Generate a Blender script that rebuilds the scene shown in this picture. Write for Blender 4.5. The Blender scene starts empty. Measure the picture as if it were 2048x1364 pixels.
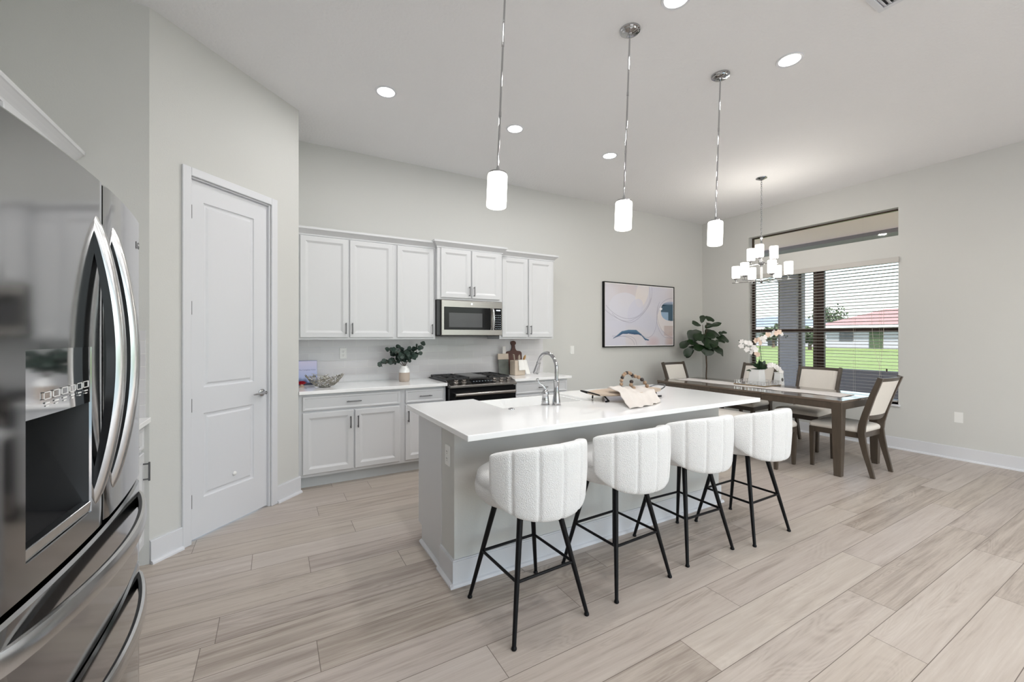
import bpy, bmesh, math, random
from mathutils import Vector, Matrix, noise
R = math.radians; PI = math.pi
S = bpy.context.scene
COL = S.collection

# ------------------------------------------------------------------ camera, world, sun, exposure
cd = bpy.data.cameras.new('camera'); cam = bpy.data.objects.new('camera', cd); COL.objects.link(cam)
cam.location = (0, 0, 1.372); cam.rotation_euler = (R(90), 0, R(-29.797))
cd.sensor_width = 36; cd.sensor_fit = 'HORIZONTAL'; cd.lens = 36*832.3/2048; cd.shift_y = -9.6/2048
cd.clip_start = 0.02; cd.clip_end = 500
S.camera = cam
S.view_settings.view_transform = 'Standard'; S.view_settings.look = 'None'
S.view_settings.gamma = 1; S.view_settings.use_curve_mapping = False
S.view_settings.exposure = 0.58
S.cycles.use_denoising = True; S.cycles.max_bounces = 10; S.cycles.diffuse_bounces = 6
S.cycles.glossy_bounces = 5; S.cycles.transparent_max_bounces = 16; S.cycles.caustics_reflective = False
S.cycles.caustics_refractive = False; S.cycles.sample_clamp_indirect = 6.0

W = bpy.data.worlds.new('sky'); S.world = W; W.use_nodes = True
wn = W.node_tree.nodes; wl = W.node_tree.links
sky = wn.new('ShaderNodeTexSky'); sky.sky_type = 'NISHITA'; sky.sun_disc = False
sky.sun_elevation = R(50); sky.sun_rotation = R(215); sky.air_density = 1.3; sky.dust_density = 2.5
mixc = wn.new('ShaderNodeMix'); mixc.data_type = 'RGBA'; mixc.inputs[0].default_value = 0.36
mixc.inputs[7].default_value = (2.9, 4.1, 5.0, 1)
wl.new(sky.outputs[0], mixc.inputs[6]); wl.new(mixc.outputs[2], wn['Background'].inputs[0])
wn['Background'].inputs[1].default_value = 0.45

sd = bpy.data.lights.new('sun', 'SUN'); sd.energy = 7.6; sd.angle = R(1.0); sd.color = (1, .985, .965)
sun = bpy.data.objects.new('sun', sd); COL.objects.link(sun); sun.location = (-10, 5, 20)
sun.rotation_euler = Vector((0.55, 0.75, -1.15)).to_track_quat('-Z', 'Y').to_euler()

CAN_POWER = 6.3      # recessed downlights
def portal(loc, rot, sx, sy):
    l = bpy.data.lights.new('sky_portal', 'AREA'); l.shape = 'RECTANGLE'; l.size = sx; l.size_y = sy
    l.cycles.is_portal = True
    o = bpy.data.objects.new('sky_portal', l); COL.objects.link(o); o.location = loc; o.rotation_euler = rot
portal((6.9, 2.98, 1.45), (0, R(90), 0), 1.9, 1.9)
portal((2.9, -4.1, 1.42), (R(90), 0, 0), 6.4, 2.8)
H = 3.353

# ------------------------------------------------------------------ materials
def nmat(name):
    m = bpy.data.materials.new(name); m.use_nodes = True
    return m, m.node_tree.nodes, m.node_tree.links, m.node_tree.nodes['Principled BSDF']
def lin(r, g, b):
    f = lambda c: ((c/255)/12.92 if c/255 <= .04045 else ((c/255+.055)/1.055)**2.4)
    return (f(r), f(g), f(b), 1)
def pmat(name, col, rough=.5, metal=0., spec=.5, nscale=0, nvar=.0, bump=0., bscale=80., stretch=None, coat=0, sheen=0, emis=0, trans=0):
    m, n, l, b = nmat(name)
    b.inputs['Base Color'].default_value = col; b.inputs['Roughness'].default_value = rough
    b.inputs['Metallic'].default_value = metal; b.inputs['Specular IOR Level'].default_value = spec
    b.inputs['Coat Weight'].default_value = coat; b.inputs['Sheen Weight'].default_value = sheen
    if trans: b.inputs['Transmission Weight'].default_value = trans
    if emis:
        b.inputs['Emission Color'].default_value = col; b.inputs['Emission Strength'].default_value = emis
    tc = n.new('ShaderNodeTexCoord'); mp = n.new('ShaderNodeMapping'); l.new(tc.outputs['Object'], mp.inputs[0])
    if stretch: mp.inputs['Scale'].default_value = stretch
    if nscale:
        t = n.new('ShaderNodeTexNoise'); t.inputs['Scale'].default_value = nscale; t.inputs['Detail'].default_value = 4
        l.new(mp.outputs[0], t.inputs[0])
        mx = n.new('ShaderNodeMix'); mx.data_type = 'RGBA'
        k = 1-nvar; mx.inputs[6].default_value = (col[0]*k, col[1]*k, col[2]*k, 1)
        k = 1+nvar*.6; mx.inputs[7].default_value = (min(col[0]*k, 1), min(col[1]*k, 1), min(col[2]*k, 1), 1)
        l.new(t.outputs[0], mx.inputs[0]); l.new(mx.outputs[2], b.inputs['Base Color'])
    if bump:
        t2 = n.new('ShaderNodeTexNoise'); t2.inputs['Scale'].default_value = bscale; t2.inputs['Detail'].default_value = 3
        l.new(mp.outputs[0], t2.inputs[0])
        bp = n.new('ShaderNodeBump'); bp.inputs['Strength'].default_value = bump; bp.inputs['Distance'].default_value = .01
        l.new(t2.outputs[0], bp.inputs['Height']); l.new(bp.outputs[0], b.inputs['Normal'])
    return m
M = {}
M['wall'] = pmat('wall_paint', lin(206, 206, 203), .85, nscale=1.5, nvar=.015, bump=.06, bscale=120)
M['ceil'] = pmat('ceiling_paint', lin(232, 232, 233), .9, nscale=2, nvar=.015, bump=.35, bscale=45)
M['trim'] = pmat('trim_paint', lin(216, 217, 221), .35, nscale=3, nvar=.01)
M['cab'] = pmat('cabinet_paint', lin(212, 213, 215), .38, nscale=3, nvar=.012)
M['toe'] = pmat('toe_kick_paint', lin(200, 204, 206), .45, nscale=3, nvar=.02)
M['quartz'] = pmat('white_quartz', lin(246, 246, 246), .12, nscale=9, nvar=.02, coat=.2)
M['chrome'] = pmat('chrome', (.50, .50, .51, 1), .06, 1, nscale=5, nvar=.01)
M['nickel'] = pmat('brushed_nickel', (.16, .16, .165, 1), .32, 1, nscale=60, nvar=.1)
M['steel'] = pmat('stainless_steel', (.37, .345, .325, 1), .24, 1, nscale=90, nvar=.12, stretch=(.03, 1, 1))
M['fridge'] = pmat('polished_stainless', (.40, .40, .405, 1), .10, 1, nscale=3, nvar=.02)
M['fridgeh'] = pmat('handle_steel', (.62, .62, .62, 1), .2, 1, nscale=60, nvar=.08, stretch=(1, 1, .05))
M['dark'] = pmat('dark_plastic', (.018, .018, .02, 1), .3, nscale=20, nvar=.2)
M['iron'] = pmat('cast_iron', (.02, .02, .021, 1), .45, nscale=60, nvar=.3)
M['bglass'] = pmat('black_glass', (.008, .008, .009, 1), .06, spec=.22, nscale=5, nvar=.1)
M['gglass'] = pmat('grey_oven_window', (.07, .07, .075, 1), .12, spec=.35, nscale=5, nvar=.1)
M['black'] = pmat('black_metal', (.004, .004, .005, 1), .4, .0, spec=.2, nscale=30, nvar=.2)
M['boucle'] = pmat('white_boucle', lin(240, 240, 240), .95, nscale=140, nvar=.08, bump=.7, bscale=230, sheen=.3)
M['linen'] = pmat('ivory_linen', lin(228, 222, 214), .9, nscale=120, nvar=.06, bump=.25, bscale=300)
M['wood'] = pmat('dark_stained_wood', lin(80, 70, 60), .32, nscale=6, nvar=.35, stretch=(6, 6, 1), bump=.05)
M['woodt'] = pmat('table_top_wood', lin(104, 90, 78), .16, nscale=6, nvar=.3, stretch=(8, 1, 8), coat=.4)
M['runner'] = pmat('table_runner_cloth', lin(226, 221, 218), .9, nscale=200, nvar=.06, bump=.2, bscale=300)
M['towel'] = pmat('pale_linen_towel', lin(212, 205, 199), .9, nscale=8, nvar=.06, bump=.3, bscale=220)
M['board'] = pmat('pale_washed_wood', lin(190, 172, 154), .6, nscale=5, nvar=.2, stretch=(1, 7, 7))
M['bead'] = pmat('raw_wood_bead', lin(158, 132, 108), .6, nscale=30, nvar=.3)
M['beadd'] = pmat('dark_wood_bead', lin(52, 42, 36), .5, nscale=30, nvar=.3)
M['walnut'] = pmat('walnut', lin(84, 48, 36), .4, nscale=7, nvar=.35, stretch=(5, 5, 1))
M['marbleg'] = pmat('grey_green_marble', lin(110, 114, 108), .25, nscale=12, nvar=.6)
M['marblew'] = pmat('white_marble', lin(228, 224, 220), .25, nscale=10, nvar=.08)
M['ceram'] = pmat('white_ceramic', lin(240, 240, 239), .2, nscale=6, nvar=.02, coat=.3)
M['clay'] = pmat('pale_clay', lin(180, 166, 154), .7, nscale=12, nvar=.1)
M['spoon'] = pmat('spoon_wood', lin(190, 152, 104), .5, nscale=10, nvar=.15)
M['spoonp'] = pmat('pale_spoon_wood', lin(198, 184, 168), .5, nscale=10, nvar=.1)
M['plate'] = pmat('white_plastic', lin(236, 236, 234), .35, nscale=6, nvar=.01)
M['slot'] = pmat('dark_slot', (.03, .03, .03, 1), .6, nscale=6, nvar=.1)
M['pewter'] = pmat('pewter_branches', (.42, .40, .35, 1), .3, 1, nscale=50, nvar=.5)
M['mirror'] = pmat('mirror_metal', (.8, .8, .82, 1), .06, 1, nscale=6, nvar=.02)
M['gold'] = pmat('brushed_gold', lin(170, 148, 110), .35, 1, nscale=6, nvar=.1)
M['leafd'] = pmat('fiddle_leaf_green', lin(22, 46, 18), .35, nscale=18, nvar=.55)
M['leafe'] = pmat('eucalyptus_green', lin(48, 66, 58), .5, nscale=25, nvar=.5)
M['leafo'] = pmat('orchid_leaf_green', lin(30, 52, 28), .35, nscale=20, nvar=.4)
M['bark'] = pmat('bark', lin(84, 68, 54), .8, nscale=40, nvar=.4, bump=.4)
M['petal'] = pmat('orchid_petal', lin(248, 244, 242), .6, nscale=30, nvar=.06)
M['petalp'] = pmat('blush_orchid_petal', lin(240, 214, 196), .6, nscale=30, nvar=.1)
M['soil'] = pmat('potting_soil', lin(60, 48, 40), .95, nscale=40, nvar=.5, bump=.6)
M['basket'] = pmat('grey_pot', lin(150, 148, 144), .6, nscale=20, nvar=.1)
M['bronze'] = pmat('dark_bronze_frame', lin(62, 44, 34), .4, .2, nscale=10, nvar=.15)
M['blind'] = pmat('white_blind_slat', lin(190, 187, 183), .5, nscale=4, nvar=.02)
M['cord'] = pmat('blind_cord', lin(215, 205, 190), .8, nscale=90, nvar=.1)
M['stucco'] = pmat('grey_stucco', lin(140, 134, 136), .9, nscale=10, nvar=.06, bump=.4, bscale=90)
M['soffit'] = pmat('soffit_paint', lin(246, 219, 212), .9, nscale=3, nvar=.03)
M['paver'] = pmat('patio_paver', lin(214, 206, 196), .8, nscale=3, nvar=.2)
M['grass'] = pmat('lawn_grass', lin(84, 97, 38), .9, nscale=1.2, nvar=.2, bump=.5, bscale=60)
M['roof'] = pmat('terracotta_tile', lin(124, 92, 88), .8, nscale=3, nvar=.2)
M['house'] = pmat('house_stucco', lin(150, 148, 152), .9, nscale=2, nvar=.05)
M['houseb'] = pmat('blue_grey_roof', lin(100, 108, 122), .9, nscale=2, nvar=.1)
M['hedge'] = pmat('tree_crown_green', lin(62, 76, 50), .9, nscale=2.5, nvar=.5, bump=.8, bscale=6)
M['red'] = pmat('red_rose', lin(190, 24, 50), .7, nscale=30, nvar=.3)
def emit(name, col, st):
    m, n, l, b = nmat(name); b.inputs['Base Color'].default_value = (.9, .9, .9, 1)
    b.inputs['Emission Color'].default_value = col; b.inputs['Emission Strength'].default_value = st
    return m
M['shade'] = emit('lit_opal_glass', (1, .95, .88, 1), 2.6)
M['lens'] = emit('lit_downlight_lens', (1, .98, .95, 1), 6)
M['led'] = emit('display_digits', (.6, .8, 1, 1), .6)
def glassmat():
    m, n, l, b = nmat('window_glass'); n.remove(b)
    out = n['Material Output']; tr = n.new('ShaderNodeBsdfTransparent'); gl = n.new('ShaderNodeBsdfGlossy')
    gl.inputs['Roughness'].default_value = .02
    fr = n.new('ShaderNodeFresnel'); fr.inputs[0].default_value = 1.4
    mx = n.new('ShaderNodeMixShader'); l.new(fr.outputs[0], mx.inputs[0]); l.new(tr.outputs[0], mx.inputs[1])
    l.new(gl.outputs[0], mx.inputs[2]); l.new(mx.outputs[0], out.inputs[0]); return m
M['glass'] = glassmat()
def attrmat(name, rough=.6, noise_amt=0.0, coat=0):
    m, n, l, b = nmat(name); a = n.new('ShaderNodeVertexColor'); a.layer_name = 'Col'
    l.new(a.outputs[0], b.inputs['Base Color']); b.inputs['Roughness'].default_value = rough
    b.inputs['Coat Weight'].default_value = coat; return m
M['canvas'] = attrmat('painted_canvas', .7)
M['cover'] = attrmat('printed_cover', .3, coat=.3)
def tilemat(name, swap=False):
    m, n, l, b = nmat(name)
    tc = n.new('ShaderNodeTexCoord'); sp = n.new('ShaderNodeSeparateXYZ'); l.new(tc.outputs['Object'], sp.inputs[0])
    cb = n.new('ShaderNodeCombineXYZ'); l.new(sp.outputs[0], cb.inputs[0]); l.new(sp.outputs[2], cb.inputs[1])
    br = n.new('ShaderNodeTexBrick'); l.new(cb.outputs[0], br.inputs[0])
    br.inputs['Scale'].default_value = 1; br.inputs['Brick Width'].default_value = .23; br.inputs['Row Height'].default_value = .0765
    br.inputs['Mortar Size'].default_value = .0022; br.inputs['Mortar Smooth'].default_value = .2
    br.inputs['Color1'].default_value = lin(212, 210, 212); br.inputs['Color2'].default_value = lin(217, 216, 218)
    br.inputs['Mortar'].default_value = lin(224, 223, 222)
    l.new(br.outputs[0], b.inputs['Base Color']); b.inputs['Roughness'].default_value = .12
    bp = n.new('ShaderNodeBump'); bp.invert = True; bp.inputs['Strength'].default_value = .4; bp.inputs['Distance'].default_value = .003
    l.new(br.outputs[1], bp.inputs['Height']); l.new(bp.outputs[0], b.inputs['Normal']); return m
M['tile'] = tilemat('grey_subway_tile')
def floormat():
    m, n, l, b = nmat('plank_floor')
    g = n.new('ShaderNodeNewGeometry')
    uv = n.new('ShaderNodeUVMap'); uv.uv_map = 'UVMap'
    at = n.new('ShaderNodeVertexColor'); at.layer_name = 'Col'
    sp = n.new('ShaderNodeSeparateColor'); l.new(at.outputs[0], sp.inputs[0])
    mp = n.new('ShaderNodeMapping'); mp.inputs['Scale'].default_value = (.9, 17, 1); l.new(uv.outputs[0], mp.inputs[0])
    # grain: stretched noise warped by larger noise
    n1 = n.new('ShaderNodeTexNoise'); n1.inputs['Scale'].default_value = 1.4; n1.inputs['Detail'].default_value = 6
    n1.inputs['Roughness'].default_value = .66; n1.inputs['Distortion'].default_value = .35; l.new(mp.outputs[0], n1.inputs[0])
    n2 = n.new('ShaderNodeTexNoise'); n2.inputs['Scale'].default_value = 5; n2.inputs['Detail'].default_value = 5
    mp2 = n.new('ShaderNodeMapping'); mp2.inputs['Scale'].default_value = (.9, 26, 1); l.new(uv.outputs[0], mp2.inputs[0]); l.new(mp2.outputs[0], n2.inputs[0])
    # knots / cathedral rings
    mp3 = n.new('ShaderNodeMapping'); mp3.inputs['Scale'].default_value = (.75, 4.6, 1); l.new(uv.outputs[0], mp3.inputs[0])
    n3 = n.new('ShaderNodeTexNoise'); n3.inputs['Scale'].default_value = 1.3; n3.inputs['Detail'].default_value = 2; n3.inputs['Distortion'].default_value=.6
    l.new(mp3.outputs[0], n3.inputs[0])
    wv = n.new('ShaderNodeMath'); wv.operation = 'MULTIPLY'; wv.inputs[1].default_value = 150; l.new(n3.outputs[0], wv.inputs[0])
    sn = n.new('ShaderNodeMath'); sn.operation = 'SINE'; l.new(wv.outputs[0], sn.inputs[0])
    nm = n.new('ShaderNodeTexNoise'); nm.inputs['Scale'].default_value = 1.1; nm.inputs['Detail'].default_value = 2
    mpm = n.new('ShaderNodeMapping'); mpm.inputs['Scale'].default_value = (.8, 3, 1); mpm.inputs['Location'].default_value = (7, 3, 0)
    l.new(uv.outputs[0], mpm.inputs[0]); l.new(mpm.outputs[0], nm.inputs[0])
    mr = n.new('ShaderNodeMapRange'); mr.inputs[1].default_value = .46; mr.inputs[2].default_value = .62; l.new(nm.outputs[0], mr.inputs[0])
    sm_ = n.new('ShaderNodeMath'); sm_.operation = 'MULTIPLY'; l.new(sn.outputs[0], sm_.inputs[0]); l.new(mr.outputs[0], sm_.inputs[1]); sn = sm_
    vo = n.new('ShaderNodeTexVoronoi'); vo.inputs['Scale'].default_value = 1.25; l.new(mp3.outputs[0], vo.inputs[0])
    kr = n.new('ShaderNodeMapRange'); kr.inputs[1].default_value = .0; kr.inputs[2].default_value = .13; kr.inputs[3].default_value = 1; kr.inputs[4].default_value = 0
    l.new(vo.outputs[0], kr.inputs[0])
    cr = n.new('ShaderNodeValToRGB'); e = cr.color_ramp.elements
    e[0].position = .14; e[0].color = lin(134, 122, 113); e[1].position = .86; e[1].color = lin(196, 188, 180)
    el = e.new(.5); el.color = lin(179, 169, 160)
    a1 = n.new('ShaderNodeMath'); a1.operation = 'MULTIPLY_ADD'; l.new(n2.outputs[0], a1.inputs[0]); a1.inputs[1].default_value = .30; l.new(n1.outputs[0], a1.inputs[2])
    a2 = n.new('ShaderNodeMath'); a2.operation = 'MULTIPLY_ADD'; l.new(sn.outputs[0], a2.inputs[0]); a2.inputs[1].default_value = .055; l.new(a1.outputs[0], a2.inputs[2])
    a3 = n.new('ShaderNodeMath'); a3.operation = 'MULTIPLY_ADD'; l.new(sp.outputs[0], a3.inputs[0]); a3.inputs[1].default_value = .30; l.new(a2.outputs[0], a3.inputs[2])
    a5 = n.new('ShaderNodeMath'); a5.operation = 'MULTIPLY_ADD'; l.new(kr.outputs[0], a5.inputs[0]); a5.inputs[1].default_value = -.30; l.new(a3.outputs[0], a5.inputs[2])
    a4 = n.new('ShaderNodeMath'); a4.operation = 'SUBTRACT'; l.new(a5.outputs[0], a4.inputs[0]); a4.inputs[1].default_value = .295
    l.new(a4.outputs[0], cr.inputs[0])
    # hue drift between planks
    mx = n.new('ShaderNodeMix'); mx.data_type = 'RGBA'; mx.blend_type = 'MULTIPLY'; mx.inputs[0].default_value = 1
    hr = n.new('ShaderNodeMix'); hr.data_type = 'RGBA'; hr.inputs[6].default_value = (1, .985, .955, 1); hr.inputs[7].default_value = (.97, .955, .965, 1)
    l.new(sp.outputs[1], hr.inputs[0]); l.new(cr.outputs[0], mx.inputs[6]); l.new(hr.outputs[2], mx.inputs[7])
    # dark seam = blue channel
    sm = n.new('ShaderNodeMix'); sm.data_type = 'RGBA'; l.new(sp.outputs[2], sm.inputs[0]); l.new(mx.outputs[2], sm.inputs[6])
    sm.inputs[7].default_value = lin(104, 93, 85)
    l.new(sm.outputs[2], b.inputs['Base Color'])
    b.inputs['Roughness'].default_value = .38; b.inputs['Specular IOR Level'].default_value = .45
    bp = n.new('ShaderNodeBump'); bp.inputs['Strength'].default_value = .25; bp.inputs['Distance'].default_value = .002
    l.new(a2.outputs[0], bp.inputs['Height']); l.new(bp.outputs[0], b.inputs['Normal'])
    return m
M['floor'] = floormat()

# ------------------------------------------------------------------ mesh builder
class MB:
    def __init__(s, M4=None): s.v = []; s.f = []; s.M = M4
    def add(s, vs, fs, M4=None):
        o = len(s.v); T = M4 or s.M
        for p in vs:
            p = Vector(p)
            s.v.append(T @ p if T else p)
        s.f += [tuple(i+o for i in f) for f in fs]; return s
    def box(s, x0, x1, y0, y1, z0, z1):
        if x0 > x1: x0, x1 = x1, x0
        if y0 > y1: y0, y1 = y1, y0
        if z0 > z1: z0, z1 = z1, z0
        return s.add([(x0,y0,z0),(x1,y0,z0),(x1,y1,z0),(x0,y1,z0),(x0,y0,z1),(x1,y0,z1),(x1,y1,z1),(x0,y1,z1)],
              [(3,2,1,0),(4,5,6,7),(0,1,5,4),(1,2,6,5),(2,3,7,6),(3,0,4,7)])
    def tube(s, pts, r, n=10, cap=True, flat=None):
        pts = [Vector(p) for p in pts]; rs = r if isinstance(r, (list, tuple)) else [r]*len(pts)
        vs = []; fs = []; up = None
        for i, p in enumerate(pts):
            t = (pts[min(i+1, len(pts)-1)] - pts[max(i-1, 0)]).normalized()
            if up is None:
                up = Vector((0,0,1)) if abs(t.z) < .9 else Vector((1,0,0))
            a = t.cross(up)
            if a.length < 1e-6: a = t.orthogonal()
            a.normalize(); bb = a.cross(t).normalized(); up = bb
            for k in range(n):
                an = 2*PI*k/n; ra = rs[i]; rb = rs[i]*(flat or 1)
                vs.append(p + a*math.cos(an)*ra + bb*math.sin(an)*rb)
        for i in range(len(pts)-1):
            for k in range(n):
                k2 = (k+1) % n; fs.append((i*n+k, i*n+k2, (i+1)*n+k2, (i+1)*n+k))
        if cap:
            fs.append(tuple(reversed(range(n)))); fs.append(tuple((len(pts)-1)*n+k for k in range(n)))
        return s.add(vs, [tuple(reversed(f)) for f in fs])
    def lathe(s, prof, c=(0,0,0), n=28, axis=None):
        vs = []; fs = []
        for r, z in prof:
            for k in range(n): a = 2*PI*k/n; vs.append((r*math.cos(a), r*math.sin(a), z))
        for i in range(len(prof)-1):
            for k in range(n): k2 = (k+1) % n; fs.append((i*n+k, i*n+k2, (i+1)*n+k2, (i+1)*n+k))
        if prof[0][0] > 1e-5: fs.append(tuple(reversed(range(n))))
        if prof[-1][0] > 1e-5: fs.append(tuple((len(prof)-1)*n+k for k in range(n)))
        T = Matrix.Translation(c)
        if axis is not None: T = T @ Vector(axis).to_track_quat('Z', 'Y').to_matrix().to_4x4()
        if s.M: T = s.M @ T
        return s.add(vs, fs, T)
    def sphere(s, c, r, n=10, sz=1):
        m = n//2+1
        return s.lathe([(max(r*math.sin(PI*i/m), 1e-6), -r*sz*math.cos(PI*i/m)) for i in range(m+1)], c, n)
    def prism(s, poly, z0, z1, T=None):
        n = len(poly); vs = [(x, y, z0) for x, y in poly]+[(x, y, z1) for x, y in poly]
        fs = [tuple(reversed(range(n))), tuple(range(n, 2*n))]+[(i, (i+1) % n, n+(i+1) % n, n+i) for i in range(n)]
        if T and s.M: T = s.M @ T
        return s.add(vs, fs, T)
    def loops(s, ls, cap0=True, cap1=True):   # list of equal-length closed loops
        n = len(ls[0]); vs = [p for L in ls for p in L]; fs = []
        for i in range(len(ls)-1):
            for k in range(n): k2 = (k+1) % n; fs.append((i*n+k, i*n+k2, (i+1)*n+k2, (i+1)*n+k))
        if cap0: fs.append(tuple(reversed(range(n))))
        if cap1: fs.append(tuple((len(ls)-1)*n+k for k in range(n)))
        return s.add(vs, fs)
    def grid(s, P, nu, nv):  # P(i,j)
        vs = [P(i, j) for j in range(nv) for i in range(nu)]
        return s.add(vs, [(j*nu+i, j*nu+i+1, (j+1)*nu+i+1, (j+1)*nu+i) for j in range(nv-1) for i in range(nu-1)])

def wloc(p):
    L = Vector((0,0,0))
    while p: L += p.location; p = p.parent
    return L
def B(name, mb, m, parent=None, smooth=False, bevel=0, bseg=2, local=False, solid=0, subsurf=0, label=None):
    me = bpy.data.meshes.new(name)
    off = Vector((0,0,0))
    if parent is not None and not local: off = wloc(parent)
    vs = mb.v
    if parent is None and not local:
        xs = [v.x for v in vs]; ys = [v.y for v in vs]; zs = [v.z for v in vs]
        off = Vector(((min(xs)+max(xs))/2, (min(ys)+max(ys))/2, min(zs)))
    me.from_pydata([v-off for v in vs], [], mb.f); me.update()
    bm = bmesh.new(); bm.from_mesh(me); bmesh.ops.recalc_face_normals(bm, faces=bm.faces); bm.to_mesh(me); bm.free()
    o = bpy.data.objects.new(name, me); COL.objects.link(o)
    if parent is not None: o.parent = parent
    elif not local: o.location = off
    me.materials.append(M[m] if isinstance(m, str) else m)
    if smooth:
        for p in me.polygons: p.use_smooth = True
        if smooth != 'all':
            try: me.set_sharp_from_angle(angle=R(40))
            except Exception: pass
    if bevel:
        md = o.modifiers.new('bevel', 'BEVEL'); md.width = bevel; md.segments = bseg; md.limit_method = 'ANGLE'; md.angle_limit = R(35)
    if solid:
        md = o.modifiers.new('thick', 'SOLIDIFY'); md.thickness = solid; md.offset = 0
    if subsurf:
        md = o.modifiers.new('sub', 'SUBSURF'); md.levels = subsurf; md.render_levels = subsurf
    if label: o['label'] = label
    return o
def tag(o, label, cat, group=None, kind=None):
    o['label'] = label; o['category'] = cat
    if group: o['group'] = group
    if kind: o['kind'] = kind
    return o
def thing(name, label, cat, loc=(0,0,0), rz=0, group=None):
    o = bpy.data.objects.new(name, None); COL.objects.link(o); o.location = loc; o.rotation_euler = (0, 0, rz)
    o.empty_display_size = .1; return tag(o, label, cat, group)
def struct(name, mb, m, **k):
    o = B(name, mb, m, **k)
    if o.parent is None: o['kind'] = 'structure'
    return o
def dup(root, loc, rz, label, name=None):
    def cp(o, p):
        c = o.copy(); COL.objects.link(c)
        if p: c.parent = p
        for ch in [x for x in bpy.data.objects if x.parent == o and x != c]: cp(ch, c)
        return c
    r = cp(root, None); r.location = loc; r.rotation_euler = (0, 0, rz); r['label'] = label
    return r
def text(name, body, size, T, m, parent, depth=.0006):
    cu = bpy.data.curves.new(name, 'FONT'); cu.body = body; cu.size = size; cu.extrude = depth
    cu.align_x = 'CENTER'; cu.align_y = 'CENTER'
    t = bpy.data.objects.new(name, cu); COL.objects.link(t)
    dg = bpy.context.evaluated_depsgraph_get(); me = bpy.data.meshes.new_from_object(t.evaluated_get(dg))
    bpy.data.objects.remove(t); me.transform(T); me.transform(Matrix.Translation(-wloc(parent)))
    o = bpy.data.objects.new(name, me); COL.objects.link(o); o.parent = parent
    me.materials.clear(); me.materials.append(M[m]); return o
FX = Matrix(((0,-1,0,0),(1,0,0,0),(0,0,1,0),(0,0,0,1)))   # local x -> world y, local -y -> world +x
def bez(p0, p1, p2, p3, n=12):
    p0, p1, p2, p3 = map(Vector, (p0, p1, p2, p3)); out = []
    for i in range(n+1):
        t = i/n; out.append(p0*(1-t)**3+p1*3*t*(1-t)**2+p2*3*t*t*(1-t)+p3*t**3)
    return out

# ------------------------------------------------------------------ room shell
def floor():
    rnd = random.Random(5); known = {2:3.31, 3:2.375, 4:2.695, 5:1.592, 6:2.055, 7:2.37, 8:2.90, 9:.168, 10:-.28, 11:-.228, 12:.687, 13:.187, 14:-.115, 15:.5, 16:1.1, 17:.3}
    X0, X1 = -1.35, 6.68; Wd = .203; Y0 = .036; L = 1.55; g = .0014
    me = bpy.data.meshes.new('floor'); vs = []; fs = []; uvs = []; cols = []
    def quad(x0, x1, y0, y1, uo, vo, c):
        o = len(vs); vs.extend([(x0,y0,0),(x1,y0,0),(x1,y1,0),(x0,y1,0)]); fs.append((o,o+1,o+2,o+3))
        uvs.extend([(x0+uo,y0+vo),(x1+uo,y0+vo),(x1+uo,y1+vo),(x0+uo,y1+vo)]); cols.extend([c]*4)
    k = -20
    while Y0+Wd*k < 4.8:
        y0 = Y0+Wd*k; y1 = y0+Wd
        j = known.get(k, rnd.uniform(0, L)); x = j-math.ceil((j-X0)/L)*L
        while x < X1:
            a = max(x, X0); b = min(x+L, X1)
            if b-a > .01:
                c = (rnd.random(), rnd.random(), 0, 1); uo = rnd.uniform(0, 90); vo = rnd.uniform(0, 90)
                quad(a+g, b-g, y0+g, y1-g, uo, vo, c)
                s = (c[0], c[1], 1, 1)
                quad(a, b, y0, y0+g, uo, vo, s); quad(a, b, y1-g, y1, uo, vo, s)
                quad(a, a+g, y0+g, y1-g, uo, vo, s); quad(b-g, b, y0+g, y1-g, uo, vo, s)
            x += L
        k += 1
    me.from_pydata(vs, [], fs)
    ul = me.uv_layers.new(name='UVMap')
    for i, u in enumerate(uvs): ul.data[i].uv = u
    ca = me.color_attributes.new('Col', 'FLOAT_COLOR', 'CORNER')
    for i, c in enumerate(cols): ca.data[i].color = c
    me.materials.append(M['floor']); o = bpy.data.objects.new('floor', me); COL.objects.link(o); o['kind'] = 'structure'
floor()
YN = -4.0
struct('ceiling', MB().box(-1.45, 6.75, YN-.15, 4.88, H, H+.15), 'ceil')
struct('wall_back', MB().box(.19, 6.75, 4.73, 4.88, 0, H), 'wall')
WY0, WY1 = 2.06, 3.90
mb = MB()
mb.box(6.6, 6.75, YN, WY0, 0, H).box(6.6, 6.75, WY1, 4.73, 0, H).box(6.6, 6.75, WY0, WY1, 0, .54)
mb.box(6.6, 6.75, WY0, WY1, 2.33, 2.60).box(6.6, 6.75, WY0, WY1, 2.945, H)
struct('wall_right', mb, 'wall')
struct('wall_left', MB().box(-1.42, -1.27, YN, 3.41, 0, H), 'wall')
mb = MB(); mb.box(-1.42, -.3, YN-.15, YN, 0, H).box(6.1, 6.75, YN-.15, YN, 0, H).box(-.3, 6.1, YN-.15, YN, 2.85, H)  # wide opening behind the camera, added to let fill daylight in
struct('wall_front', mb, 'wall')
struct('wall_return', MB().box(-1.27, -.65, 3.26, 3.41, 0, H), 'wall')
# diagonal pantry wall with door opening: local t along wall, n into pantry
DT = Matrix.Translation((-.65, 3.26, 0)) @ Matrix.Rotation(R(45), 4, 'Z')
DL = 1.188
t0, t1, dz = .243, .887, 2.43
mb = MB(DT); mb.box(0, t0, 0, .12, 0, H).box(t1, DL, 0, .12, 0, H).box(t0, t1, 0, .12, dz, H)
struct('wall_pantry', mb, 'wall')
struct('wall_pantry_side', MB().box(.07, .19, 4.11, 4.73, 0, H), 'wall')
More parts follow.
